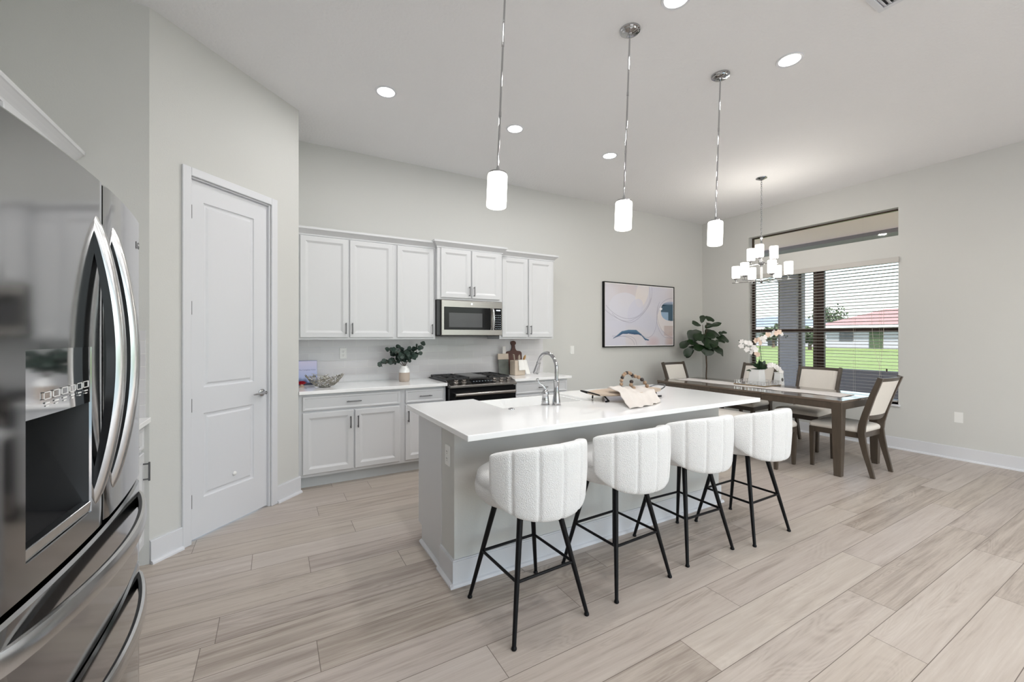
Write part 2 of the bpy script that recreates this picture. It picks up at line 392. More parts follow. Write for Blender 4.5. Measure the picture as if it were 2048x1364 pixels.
# pantry door with frame
mb = MB(DT); mb.box(t0-.057, t0, -.016, .0, 0, dz+.055).box(t1, t1+.057, -.016, 0, 0, dz+.055).box(t0, t1, -.016, 0, dz, dz+.055)
mb.box(t0, t0+.012, 0, .12, 0, dz).box(t1-.012, t1, 0, .12, 0, dz).box(t0+.012, t1-.012, 0, .12, dz-.01, dz)
struct('trim_1', mb, 'trim', bevel=.004)
def panel_door(mb, x0, x1, z0, z1, yf, th, panels, prof):
    """slab with rectangular sunk/raised panels; prof = list of (inset, depth)"""
    mb.box(x0, x1, yf+.012, yf+th, z0, z1)
    # front face as frame pieces around panels
    zs = sorted(set([z0, z1]+[p[2] for p in panels]+[p[3] for p in panels]))
    px0, px1 = panels[0][0], panels[0][1]
    mb.box(x0, px0, yf, yf+.012, z0, z1).box(px1, x1, yf, yf+.012, z0, z1)
    last = z0
    for (a, b, c, d) in sorted(panels, key=lambda p: p[2]):
        mb.box(px0, px1, yf, yf+.012, last, c); last = d
        ls = []
        for ins, dep in prof:
            ls.append([(a+ins, yf+dep, c+ins), (b-ins, yf+dep, c+ins), (b-ins, yf+dep, d-ins), (a+ins, yf+dep, d-ins)])
        mb.loops(ls, cap0=False, cap1=True)
    mb.box(px0, px1, yf, yf+.012, last, z1)
DPROF = [(0,0),(.004,.007),(.012,.010),(.022,.010),(.034,.003),(.04,.003)]
door = thing('door_1', 'white two-panel pantry door with chrome lever in the diagonal wall', 'door', tuple(DT @ Vector((t0, .03, 0))))
del door['category']; door['kind'] = 'structure'
mb = MB(DT); a, b = t0+.014, t1-.014
panel_door(mb, a, b, .012, dz-.012, .022, .035, [(.352, .752, .27, .845), (.352, .752, 1.02, 2.285)], DPROF)
slab = B('door_leaf', mb, 'trim', door)
for z in (.27, .91, 1.56, 2.2):
    mb = MB(DT); mb.tube([(a+.002, .014, z-.045), (a+.002, .014, z+.045)], .007, 8).box(a-.004, a+.012, .018, .0215, z-.042, z+.042)
    B('hinge', mb, 'nickel', door)
mb = MB(DT); hz = .925; hx = b-.05
mb.lathe([(.028,0),(.028,.008),(.022,.012),(.012,.014),(.012,.045)], (hx, .022, hz), 20, axis=(0,-1,0))
mb.tube([(hx, -.02, hz), (hx-.02, -.026, hz+.002), (hx-.11, -.024, hz-.002)], [.010,.010,.008], 10, flat=.8)
B('lever_handle', mb, 'chrome', door, smooth=True)
mb = MB(DT); mb.lathe([(.015,0),(.015,.004),(.012,.008),(.004,.012)], (.585, .022, .36), 12, axis=(0,-1,0))
B('door_stop', mb, 'plate', door, smooth=True)

# baseboards
def base_run(mb, x0, x1, y, side=-1):      # along x, room on side (-1: room at smaller y)
    mb.box(x0, x1, y, y+side*.014, 0, .135); mb.box(x0, x1, y, y+side*.010, .135, .142)
    prof = [(0,0),(.032,0),(.030,.010),(.024,.018),(.014,.02),(0,.02)]
    s = side
    vs0 = [(x0, y+s*p, q) for p, q in prof]; vs1 = [(x1, y+s*p, q) for p, q in prof]
    mb.loops([vs0, vs1])
mb = MB(); base_run(mb, 3.17, 6.6, 4.73); struct('baseboard_back', mb, 'trim')
mb = MB(Matrix.Translation((6.6, 0, 0)) @ Matrix.Rotation(R(-90), 4, 'Z')); base_run(mb, -4.73, 4.0, 0); struct('baseboard_right', mb, 'trim')
mb = MB(DT); base_run(mb, 0, t0-.057, 0); struct('baseboard_pantry_left', mb, 'trim')
mb = MB(DT); base_run(mb, t1+.057, DL+.012, 0); struct('baseboard_pantry_right', mb, 'trim')
mb = MB(Matrix.Translation((-1.27, 0, 0)) @ Matrix.Rotation(R(90), 4, 'Z')); base_run(mb, -4.0, .88, 0); struct('baseboard_left', mb, 'trim')
mb = MB(); base_run(mb, -1.2, -.32, YN, 1); struct('baseboard_front', mb, 'trim')

# backsplash
struct('wall_backsplash', MB().box(.19, 3.19, 4.72, 4.73, .885, 1.36), 'tile')
struct('wall_backsplash_return', MB().box(-1.27, -.665, 3.25, 3.26, .885, 1.405), 'tile')

# ------------------------------------------------------------------ cabinets (local: front faces -y)
CPROF = [(.0,-.0),(.003,.0),(.05,.0),(.056,.003),(.072,.009),(.078,.011),(.085,.011)]
def cab_door(x0, x1, z0, z1, yf, T=None, drawer=False):
    mb = MB(T); th = .019
    pr = [(0,.004),(.004,0),(.016,0),(.022,.004),(.028,.004)] if drawer else [(0,.004),(.004,0),(.046,0),(.052,.003),(.064,.009),(.070,.010)]
    ls = [[(x0, yf+th, z0), (x1, yf+th, z0), (x1, yf+th, z1), (x0, yf+th, z1)]]
    for ins, dep in pr:
        ls.append([(x0+ins, yf+dep, z0+ins), (x1-ins, yf+dep, z0+ins), (x1-ins, yf+dep, z1-ins), (x0+ins, yf+dep, z1-ins)])
    mb.loops(ls); return mb
def pull(c, yf, vertical=True, L=.13, T=None):
    mb = MB(T); x, z = c; r = .005; y = yf-.028
    if vertical:
        mb.tube([(x, y, z-L/2), (x, y, z+L/2)], r, 10)
        for q in (-.045, .045): mb.tube([(x, yf, z+q), (x, y, z+q)], r*.9, 8)
    else:
        mb.tube([(x-L/2, y, z), (x+L/2, y, z)], r, 10)
        for q in (-.045, .045): mb.tube([(x+q, yf, z), (x+q, y, z)], r*.9, 8)
    return mb
def crown(mb, x0, x1, yf, yb, z0, z1, e0=True, e1=True, p=.05):
    # stepped crown: frieze and cove, returned at the ends
    prof = [(0,0),(.008,0),(.010,.012),(.016,.02),(.030,.036),(.044,.05),(p,.054),(p,1.)]
    h = z1-z0
    for k in range(len(prof)-1):
        a, za = prof[k]; b, zb = prof[k+1]
        za = min(za, h); zb = min(zb, h) if zb < 1 else h
        if zb <= za: continue
        xa0 = x0-(a if e0 else 0); xa1 = x1+(a if e1 else 0); xb0 = x0-(b if e0 else 0); xb1 = x1+(b if e1 else 0)
        mb.loops([[(xa0, yf-a, z0+za), (xa1, yf-a, z0+za), (xa1, yb, z0+za), (xa0, yb, z0+za)],
                  [(xb0, yf-b, z0+zb), (xb1, yf-b, z0+zb), (xb1, yb, z0+zb), (xb0, yb, z0+zb)]])
def wall_cab(x0, x1, z0, z1, yf, yb, doors, label, crn=(.07, False, False), T=None, hz=.11):
    c = Vector(((x0+x1)/2, yb, z0)); c = T @ c if T else c
    t = thing('wall_cabinet', label, 'cabinet', tuple(c))
    B('cabinet_body', MB(T).box(x0, x1, yf+.02, yb, z0, z1), 'cab', t, bevel=.0015)
    for (a, b, hs) in doors:
        d = B('door', cab_door(a, b, z0+.022, z1-.018, yf, T), 'cab', t)
        if hs: B('handle', pull((b-.022 if hs > 0 else a+.022, z0+hz), yf, True, .11, T), 'nickel', d, smooth=True)
    mb = MB(T); crown(mb, x0, x1, yf+.02, yb, z1-.012, z1+crn[0], crn[1], crn[2])
    B('crown_moulding', mb, 'cab', t)
    return t
YF = 4.38
wall_cab(.19, 1.10, 1.338, 2.345, YF, 4.73, [(.214, .640, 1), (.656, 1.080, -1)], 'tall white two-door wall cabinet next to the pantry corner, left of the row', (.062, False, False))
wall_cab(1.10, 1.545, 1.338, 2.345, YF, 4.73, [(1.124, 1.522, 1)], 'narrow white single-door wall cabinet left of the microwave', (.062, False, False))
wall_cab(1.545, 2.345, 1.775, 2.355, 4.315, 4.73, [(1.583, 1.937, 1), (1.950, 2.305, -1)], 'short white two-door wall cabinet directly above the microwave', (.062, True, True), hz=.10)
wall_cab(2.345, 3.135, 1.338, 2.345, YF, 4.73, [(2.375, 2.735, 1), (2.751, 3.110, -1)], 'white two-door wall cabinet right of the microwave, at the open end of the row', (.062, False, True))
LT = Matrix.Translation((-.96, 0, 0)) @ FX
wall_cab(1.75, 3.258, 1.41, 2.355, 0, .31, [(1.78, 2.49, 0), (2.52, 3.23, 0)], 'white crown-topped wall cabinet above and behind the refrigerator', (.062, False, False), T=LT)

def base_cab(x0, x1, yf, yb, fronts, label, T=None, toe=True, top=.855):
    c = Vector(((x0+x1)/2, (yf+yb)/2, 0)); c = T @ c if T else c
    t = thing('base_cabinet', label, 'cabinet', tuple(c))
    B('cabinet_body', MB(T).box(x0, x1, yf+.02, yb-.016, .11, top), 'cab', t, bevel=.0015)
    B('toe_kick', MB(T).box(x0, x1, yf+.09, yb-.016, .0, .11), 'toe', t)
    for kind, a, b, z0, z1, hs in fronts:
        if kind == 'd':
            d = B('door', cab_door(a, b, z0, z1, yf, T), 'cab', t)
            if hs: B('handle', pull((b-.026 if hs > 0 else a+.026, z1-.11), yf, True, .11, T), 'nickel', d, smooth=True)
        else:
            d = B('drawer', cab_door(a, b, z0, z1, yf, T, True), 'cab', t)
            B('handle', pull(((a+b)/2, (z0+z1)/2), yf, False, .13, T), 'nickel', d, smooth=True)
    return t
BY = 4.115
base_cab(.192, 1.105, BY, 4.73, [('w', .222, 1.080, .705, .832, 0), ('d', .222, .648, .137, .685, 1), ('d', .662, 1.080, .137, .685, -1)], 'white base cabinet with one wide drawer over two doors, next to the pantry')
base_cab(1.105, 1.565, BY, 4.73, [('w', 1.138, 1.540, .705, .832, 0), ('d', 1.138, 1.540, .137, .685, -1)], 'narrow white base cabinet with drawer, left of the gas range')
base_cab(2.385, 3.155, BY, 4.73, [('w', 2.41, 3.13, .705, .832, 0), ('d', 2.41, 2.764, .137, .685, 1), ('d', 2.778, 3.13, .137, .685, -1)], 'white base cabinet right of the gas range, mostly hidden by the island')
LB = Matrix.Translation((-.665, 0, 0)) @ FX
base_cab(1.86, 3.255, 0, .60, [('w', 1.89, 2.54, .705, .832, 0), ('w', 2.58, 3.22, .705, .832, 0), ('d', 1.89, 2.54, .137, .685, 1), ('d', 2.58, 3.22, .137, .685, 1)], 'white base cabinet squeezed between refrigerator and pantry wall', T=LB)
def ctop(name, mb, label): return tag(B(name, mb, 'quartz', bevel=.003), label, 'countertop')
ctop('countertop', MB().box(.192, 1.568, 4.085, 4.72, .855, .885), 'white quartz countertop left of the range, under the eucalyptus vase')
ctop('countertop', MB().box(2.378, 3.19, 4.085, 4.72, .855, .885), 'white quartz countertop right of the range, under the cutting boards')
ctop('countertop', MB().box(-1.27, -.64, 1.85, 3.25, .855, .885), 'white quartz countertop beside the refrigerator')

# ------------------------------------------------------------------ range
def kitchen_range():
    x0, x1 = 1.578, 2.368; yf = 4.06
    t = thing('gas_range', 'stainless slide-in gas range with black grates under the microwave', 'stove', ((x0+x1)/2, 4.4, 0))
    B('range_body', MB().box(x0+.005, x1-.005, yf+.03, 4.70, .06, .885).box(x0+.02, x1-.02, yf+.08, 4.6, 0, .06), 'dark', t)
    mb = MB(); mb.box(x0-.004, x1+.004, yf+.10, 4.70, .885, .897); B('cooktop', mb, 'dark', t, bevel=.003)
    # slanted control panel
    mb = MB(); pr = [(yf-.035, .835), (yf-.035, .858), (yf+.10, .906), (yf+.11, .906), (yf+.11, .835)]
    mb.loops([[(x0, y, z) for y, z in pr], [(x1, y, z) for y, z in pr]]); cp = B('control_panel', mb, 'steel', t, bevel=.003)
    n = Vector((0, -.048, .135)).normalized()
    def pp(x, s, h=0):
        p = Vector((x, yf-.035+.135*s, .858+.048*s)); return p+n*h
    mb = MB(); a = [pp(x0+.26, .18, .001), pp(x0+.53, .18, .001), pp(x0+.53, .85, .001), pp(x0+.26, .85, .001)]
    mb.loops([a, [p+n*.002 for p in a]]); scr = B('touch_screen', mb, 'bglass', cp)
    for i in range(7):
        q = pp(x0+.29+i*.035, .5, .0034); B('display_digit', MB().box(q.x-.006, q.x+.006, q.y-.003, q.y+.003, q.z-.0004, q.z+.0004), 'led', scr)
    for kx in (x0+.085, x0+.175, x1-.255, x1-.165, x1-.075):
        mb = MB(); c = pp(kx, .5, 0)
        mb.lathe([(.026,0),(.027,.006),(.022,.010),(.021,.03),(.017,.034),(.0001,.034)], c, 18, axis=n); B('knob', mb, 'steel', cp, smooth=True)
    # grates
    for gi, (a, b) in enumerate([(x0+.01, x0+.27), (x1-.27, x1-.01)]):
        mb = MB(); zt = .925; y0, y1 = yf+.13, 4.67
        for y in (y0, (y0+y1)/2, y1): mb.box(a, b, y-.007, y+.007, zt-.016, zt)
        for x in (a+.006, (a+b)/2, b-.006): mb.box(x-.006, x+.006, y0, y1, zt-.016, zt)
        for cy in (y0+.14, y1-.14):
            for k in range(4):
                an = PI/4+k*PI/2; mb.tube([((a+b)/2+.03*math.cos(an), cy+.03*math.sin(an), zt-.004), ((a+b)/2+.115*math.cos(an), cy+.115*math.sin(an), zt-.006)], .006, 6)
        for x in (a+.01, b-.01):
            for y in (y0, y1): mb.box(x-.008, x+.008, y-.008, y+.008, .897, zt)
        B('grate', mb, 'iron', t)
        for cy in (y0+.14, y1-.14):
            B('burner', MB().lathe([(.05,0),(.05,.006),(.036,.012),(.034,.018),(.0001,.018)], ((a+b)/2, cy, .897), 20), 'iron', t)
    B('griddle', MB().box(x0+.285, x1-.285, yf+.14, 4.66, .897, .928), pmat('griddle_grey', (.09, .09, .09, 1), .3, .6, nscale=5, nvar=.1), t, bevel=.01)
    od = B('oven_door', MB().box(x0, x1, yf-.01, yf+.03, .235, .825), 'bglass', t, bevel=.004)
    B('oven_window', MB().box(x0+.12, x1-.12, yf-.012, yf-.01, .36, .66), 'gglass', od)
    mb = MB(); mb.tube([(x0+.04, yf-.065, .765), (x1-.04, yf-.065, .765)], .023, 14, flat=.8)
    for x in (x0+.055, x1-.055): mb.box(x-.012, x+.012, yf-.06, yf-.01, .75, .78)
    B('oven_handle', mb, 'steel', od, smooth=True)
    B('warming_drawer', MB().box(x0, x1, yf-.005, yf+.03, .075, .225), 'steel', t, bevel=.004)
kitchen_range()
def microwave():
    x0, x1, z0, z1 = 1.590, 2.345, 1.382, 1.772; yf = 4.325
    t = thing('microwave', 'stainless over-the-range microwave with black door glass', 'microwave', ((x0+x1)/2, 4.5, z0))
    B('microwave_body', MB().box(1.55, x1-.003, yf+.03, 4.72, z0+.004, z1), 'dark', t)
    fr = B('front_frame', MB().box(x0, x1, yf, yf+.03, z0, z1), 'steel', t, bevel=.005)
    dr = B('door', MB().box(x0+.03, x0+.60, yf-.006, yf, z0+.062, z1-.075), 'bglass', t, bevel=.004)
    B('door_window', MB().box(x0+.085, x0+.49, yf-.0075, yf-.006, z0+.09, z1-.14), 'gglass', dr)
    mb = MB(); xh = x0+.622
    mb.tube([(xh, yf-.002, z0+.07), (xh, yf-.03, z0+.09), (xh, yf-.042, (z0+z1)/2-.005), (xh, yf-.03, z1-.10), (xh, yf-.002, z1-.08)], .013, 12)
    B('door_handle', mb, 'fridgeh', dr, smooth=True)
    kp = B('keypad', MB().box(x0+.648, x1-.012, yf-.004, yf, z0+.062, z1-.075), 'bglass', t, bevel=.002)
    for r in range(7):
        for c in range(3): B('button', MB().box(x0+.665+c*.027, x0+.665+c*.027+.007, yf-.0045, yf-.004, z0+.076+r*.026, z0+.076+r*.026+.0035), 'led', kp)
    B('clock_display', MB().box(x0+.672, x0+.725, yf-.0045, yf-.004, z1-.105, z1-.093), 'led', kp)
    B('badge', MB().lathe([(.012,0),(.012,.002),(.0001,.002)], (x0+.36, yf, z1-.036), 18, axis=(0,-1,0)), 'chrome', t)
    B('vent_grille', MB().box(x0+.02, x1-.02, yf+.04, 4.66, z0-.008, z0+.004), 'dark', t)
microwave()

# ------------------------------------------------------------------ refrigerator (front faces +x)
def fridge():
    yc, hw = 1.375, .455; y0, y1 = yc-hw, yc+hw; ztop = 1.745; g = .004
    t = thing('refrigerator', 'polished stainless french-door refrigerator in the left foreground', 'refrigerator', (-.8, yc, 0))
    B('fridge_cabinet', MB().box(-1.2, -.47, y0+.012, y1-.012, .03, ztop-.02).box(-1.15, -.52, y0+.05, y1-.05, 0, .03), pmat('fridge_side_grey', lin(90, 90, 92), .5, nscale=4, nvar=.05), t, bevel=.005)
    def xs(y):   # convex front
        u = (y-yc)/hw; return -.357-.030*u*u-.006*max(0, abs(u)-.9)*10
    def panel(a, b, z0, z1, hole=None):
        mb = MB(); n = 22; ys = [a+(b-a)*i/n for i in range(n+1)]
        if hole: ys = sorted(set([round(y, 5) for y in ys if not (abs(y-hole[0]) < .012 or abs(y-hole[1]) < .012)]+[hole[0], hole[1]]))
        zz = [z0, z0+.006, z1-.006, z1] if not hole else [z0, z0+.006, hole[2], hole[3], z1-.006, z1]
        e = .006
        def X(y, z):
            x = xs(y)
            for d in (y-a, b-y, z-z0, z1-z):
                if d < e: x -= (e-d)*.9
            return x
        nv = len(ys); vs = [(X(y, z), y, z) for z in zz for y in ys]; fs = []
        for j in range(len(zz)-1):
            for i in range(nv-1):
                if hole and abs(zz[j]-hole[2]) < 1e-6 and ys[i] >= hole[0]-1e-6 and ys[i+1] <= hole[1]+1e-6: continue
                fs.append((j*nv+i, j*nv+i+1, (j+1)*nv+i+1, (j+1)*nv+i))
        mb.add(vs, fs)
        # rim back to cabinet
        xb = -.468
        bl = [(ys[i], z0) for i in range(nv)]+[(ys[-1], z) for z in zz[1:]]+[(ys[i], z1) for i in range(nv-2, -1, -1)]+[(ys[0], z) for z in zz[-2:0:-1]]
        L1 = [(X(y, z), y, z) for y, z in bl]; L2 = [(xb, y, z) for y, z in bl]
        mb.loops([L1, L2], cap0=False, cap1=True)
        if hole:
            ha, hb, hc, hd = hole; inner = [(y, hc) for y in ys if ha-1e-6 <= y <= hb+1e-6]+[(y, hd) for y in reversed(ys) if ha-1e-6 <= y <= hb+1e-6]
            mb.loops([[(X(y, z), y, z) for y, z in inner], [(X(y, z)-.004, y+(.002 if y < (ha+hb)/2 else -.002), z) for y, z in inner]], cap0=False, cap1=False)
        return mb
    zd, zm = .905, .640
    da, db, dc, dd = 1.044, 1.292, .976, 1.348
    ld = B('left_door', panel(y0, yc-g, zd+.012, ztop, (da, db, dc, dd)), 'fridge', t, smooth=True, label='left refrigerator door with the ice and water dispenser')
    rd = B('right_door', panel(yc+g, y1, zd+.012, ztop), 'fridge', t, smooth=True, label='narrow-looking right refrigerator door')
    d1 = B('upper_drawer', panel(y0, y1, zm+.012, zd), 'fridge', t, smooth=True)
    d2 = B('lower_drawer', panel(y0, y1, .06, zm), 'fridge', t, smooth=True)
    B('base_grille', MB().box(-.50, -.44, y0+.02, y1-.02, .012, .052), 'dark', t)
    # dispenser
    mb = MB(); xb = -.462; zp = 1.224   # recess below control panel
    r0 = [(xs(da)-.004, da, dc), (xs(db)-.004, db, dc), (xs(db)-.004, db, zp), (xs(da)-.004, da, zp)]
    r1 = [(xb, da+.008, dc+.024), (xb, db-.008, dc+.024), (xb, db-.012, zp), (xb, da+.012, zp)]
    mb.loops([r0, r1], cap0=False, cap1=True)
    B('dispenser_recess', mb, pmat('dispenser_dark_grey', (.05, .05, .052, 1), .3, .4, nscale=5, nvar=.1), ld)
    mb = MB(); n = 8
    f = [[(xs(da+(db-da)*i/n)-.002+.006*0, da+(db-da)*i/n, z) for i in range(n+1)] for z in (zp, dd)]
    loop = f[0]+list(reversed(f[1])); mb.loops([loop, [(p[0]-.02, p[1], p[2]) for p in loop]])
    cp = B('control_panel', mb, 'mirror', ld, smooth=True, label='mirror-like dispenser control panel')
    mb = MB()
    for i in range(6):
        ya = da+.052+i*.031; yb = ya+.029; za = zp+.030+i*.001; zb = za+.014; w = .0014
        for (p, q, r, s_) in ((ya, yb, za, za+w), (ya, yb, zb-w, zb), (ya, ya+w, za, zb), (yb-w, yb, za, zb)):
            mb.box(xs((ya+yb)/2)-.0015, xs((ya+yb)/2)-.0005, p, q, r, s_)
        mb.box(xs((ya+yb)/2)-.0015, xs((ya+yb)/2)-.0005, ya+.006, yb-.006, za-.008, za-.0055)
        mb.box(xs((ya+yb)/2)-.0015, xs((ya+yb)/2)-.0005, ya+.009, yb-.009, za-.0135, za-.0115)
    B('button_row', mb, 'plate', cp)
    mb = MB(); loop = [(xs(da)-.003, da, dc), (xs(db)-.003, db, dc), (xs(db)+.0, db, dc+.024), (xs(da)+.0, da, dc+.024)]
    mb.loops([loop, [(p[0]-.02, p[1], p[2]) for p in loop]]); B('drip_tray_lip', mb, 'fridgeh', ld, bevel=.002)
    # bowed door handles
    def vhandle(yh, ze0, ze1, parent):
        n = 26; outer = []; mb = MB(); w = .017
        def pos(s):
            z = ze0+(ze1-ze0)*s; k = math.sin(PI*s)**.75 if 0 < s < 1 else 0
            return xs(yh)+.002+.050*k, z
        secs = []
        for i in range(n+1):
            s_ = i/n; x, z = pos(s_); th = .020*(.35+.65*math.sin(PI*min(max(s_, .02), .98))**.5)
            secs.append([(x-.015, yh-w, z), (x-.006, yh-w*.86, z), (x-.0015, yh-w*.5, z), (x, yh, z), (x-.0015, yh+w*.5, z), (x-.006, yh+w*.86, z), (x-.015, yh+w, z)])
        mb.loops(secs)
        o = B('door_handle', mb, 'fridgeh', parent, smooth=True)
        mb = MB(); secs = []
        for i in range(n+1):
            s_ = i/n; x, z = pos(s_); th = .020*(.35+.65*math.sin(PI*min(max(s_, .02), .98))**.5)
            secs.append([(x-.0152, yh-w+.001, z), (x-.0152, yh+w-.001, z), (x-th-.012, yh+w-.002, z), (x-th-.012, yh-w+.002, z)])
        mb.loops(secs); B('handle_insert', mb, 'dark', parent)
    vhandle(1.322, .985, 1.650, ld); vhandle(1.440, .985, 1.650, rd)
    def hhandle(z, parent):
        n = 30; mb = MB(); md = MB(); ya, yb = y0+.055, y1-.03; secs = []; sd_ = []
        for i in range(n+1):
            s_ = i/n; y = ya+(yb-ya)*s_; k = math.sin(PI*s_)**.7 if 0 < s_ < 1 else 0
            x = xs(y)+.003+.047*k; th = .016
            secs.append([(x-.004, y, z-.021), (x-.0005, y, z-.012), (x, y, z), (x-.0005, y, z+.012), (x-.004, y, z+.021), (x-.011, y, z+.022), (x-.011, y, z-.022)])
            sd_.append([(x-.0112, y, z-.020), (x-.0112, y, z+.020), (x-th-.003, y, z+.017), (x-th-.003, y, z-.017)])
        mb.loops(secs); B('drawer_handle', mb, 'fridgeh', parent, smooth=True)
        md.loops(sd_); B('handle_insert', md, 'dark', parent)
    hhandle(.845, d1); hhandle(.585, d2)
    for o in (d1, d2):
        pass
    # small embossed maker's mark, top of the right door
    T = Matrix.Translation((xs(1.725)+.0016, 1.728, 1.657)) @ Matrix.Rotation(R(90), 4, 'Z') @ Matrix.Rotation(R(90), 4, 'X')
    text('maker_mark', 'LG', .03, T, 'dark', rd)
fridge()

# ------------------------------------------------------------------ island
IZ = .895
IX0, IX1, IY0, IY1 = .807, 3.262, 1.835, 2.895
def island():
    t = thing('kitchen_island', 'white kitchen island base with grey seating side, behind the stools', 'kitchen island', (2.03, 2.45, 0))
    zt = IZ-.03
    B('seating_wall', MB().box(.862, 3.205, 2.145, 2.34, 0, zt), 'wall', t)
    B('cabinet_body', MB().box(.868, 1.31, 2.34, 2.78, .11, zt).box(2.085, 3.199, 2.34, 2.78, .11, zt).box(1.31, 2.085, 2.34, 2.41, .11, .64), 'cab', t)
    B('end_panel', MB().box(.860, .868, 2.34, 2.785, 0.11, zt).box(.860, .868, 2.34, 2.715, 0, .11), 'cab', t)
    B('toe_kick', MB().box(.9, 3.17, 2.34, 2.71, 0, .11), 'toe', t)
    mb = MB()
    mb.box(.848, 3.219, 2.131, 2.145, 0, .135).box(.852, 3.215, 2.135, 2.145, .135, .142)
    mb.box(.848, .862, 2.145, 2.345, 0, .135).box(.852, .862, 2.145, 2.345, .135, .142)
    mb.box(3.205, 3.219, 2.145, 2.345, 0, .135)
    pr = [(0,0),(.018,0),(.017,.008),(.012,.014),(.0,.018)]
    mb.loops([[(.83, 2.131-p, q) for p, q in pr], [(3.235, 2.131-p, q) for p, q in pr]])
    mb.loops([[(.848-p, 2.113, q) for p, q in pr], [(.848-p, 2.352, q) for p, q in pr]])
    mb.loops([[(.860-p, 2.345, q) for p, q in pr], [(.860-p, 2.72, q) for p, q in pr]])
    B('baseboard', mb, 'trim', t)
    xs_ = [.885, 1.325, 1.70, 2.075, 2.64, 3.19]
    for i in range(5):
        a, b = xs_[i]+.008, xs_[i+1]-.008; top = .625 if i in (1, 2) else .84
        T = Matrix.Translation((a+b, 5.585, 0)) @ Matrix.Rotation(PI, 4, 'Z')
        d = B('door', cab_door(a, b, .135, top, 2.785, T), 'cab', t)
        B('handle', pull((a+.03, top-.11), 2.785, True, .11, T), 'nickel', d, smooth=True)
    # outlet on the end
    T = Matrix.Translation((.861, 2.235, .695)) @ Matrix.Rotation(R(-90), 4, 'Z')
    outlet(t, T, child=True)
def outlet(parent, T, child=False, label=None, switch=False):
    """local: plate centred at origin facing -y"""
    if not child:
        parent = thing('light_switch' if switch else 'power_outlet', label, 'switch' if switch else 'outlet', tuple(T.translation))
    mb = MB(T); mb.loops([[(-.035, 0, -.058), (.035, 0, -.058), (.035, 0, .058), (-.035, 0, .058)],
                          [(-.033, -.006, -.056), (.033, -.006, -.056), (.033, -.006, .056), (-.033, -.006, .056)]])
    pl = B('outlet_plate' if not switch else 'switch_plate', mb, 'plate', parent)
    if switch:
        B('rocker', MB(T).box(-.016, .016, -.0095, -.006, -.032, .032), 'plate', pl, bevel=.002)
    else:
        mb = MB(T)
        for dz_ in (-.02, .02):
            for dx in (-.006, .006): mb.box(dx-.0012, dx+.0012, -.0085, -.006, dz_-.001, dz_+.008)
            mb.lathe([(.0025,0),(.0025,.001)], (0, -.0075, dz_-.009), 8, axis=(0,-1,0))
        mb2 = MB(T)
        for dz_ in (-.02, .02): mb2.box(-.0165, .0165, -.008, -.006, dz_-.0145, dz_+.0145)
        B('receptacle', mb2, 'plate', pl, bevel=.003); B('slots', mb, 'slot', pl)
    return parent
island()
outlet(None, Matrix.Translation((.638, 4.7195, 1.19)), label='white outlet on the tiled backsplash left of the eucalyptus')
outlet(None, Matrix.Translation((3.696, 4.7295, 1.175)), label='white rocker light switch on the back wall left of the painting', switch=True)
outlet(None, Matrix.Translation((6.5995, 1.545, .47)) @ Matrix.Rotation(R(90), 4, 'Z'), label='white outlet low on the right wall near the baseboard')
# island countertop with sink cut-out open to the back edge
SX0, SX1, SY0 = 1.318, 2.078, 2.42
mb = MB(); poly = [(IX0, IY0), (IX1, IY0), (IX1, IY1), (SX1, IY1), (SX1, SY0), (SX0, SY0), (SX0, IY1), (IX0, IY1)]
mb.prism(poly, IZ-.03, IZ); ctop('island_countertop', mb, 'large white quartz island countertop with the sink cut into its back edge')
def sink():
    t = thing('farmhouse_sink', 'white apron-front farmhouse sink set in the island', 'sink', (1.698, 2.66, .645))
    x0, x1, y0, y1, z1 = SX0+.0015, SX1-.0015, SY0+.0015, IY1-.005, .878; w = .018
    mb = MB()
    o = [(x0,y0),(x1,y0),(x1,y1),(x0,y1)]; i = [(x0+w,y0+w),(x1-w,y0+w),(x1-w,y1-w-.006),(x0+w,y1-w-.006)]
    ii = [(x0+w+.02,y0+w+.02),(x1-w-.02,y0+w+.02),(x1-w-.02,y1-w-.03),(x0+w+.02,y1-w-.03)]
    mb.loops([[(x,y,.645) for x,y in o], [(x,y,z1) for x,y in o], [(x,y,z1) for x,y in i], [(x,y,.70) for x,y in i], [(x,y,.675) for x,y in ii]])
    B('basin', mb, 'ceram', t, bevel=.003)
    B('drain', MB().lathe([(.045,0),(.045,.002),(.03,.003),(.0001,.001)], (1.698, 2.66, .675), 20), 'chrome', t)
sink()
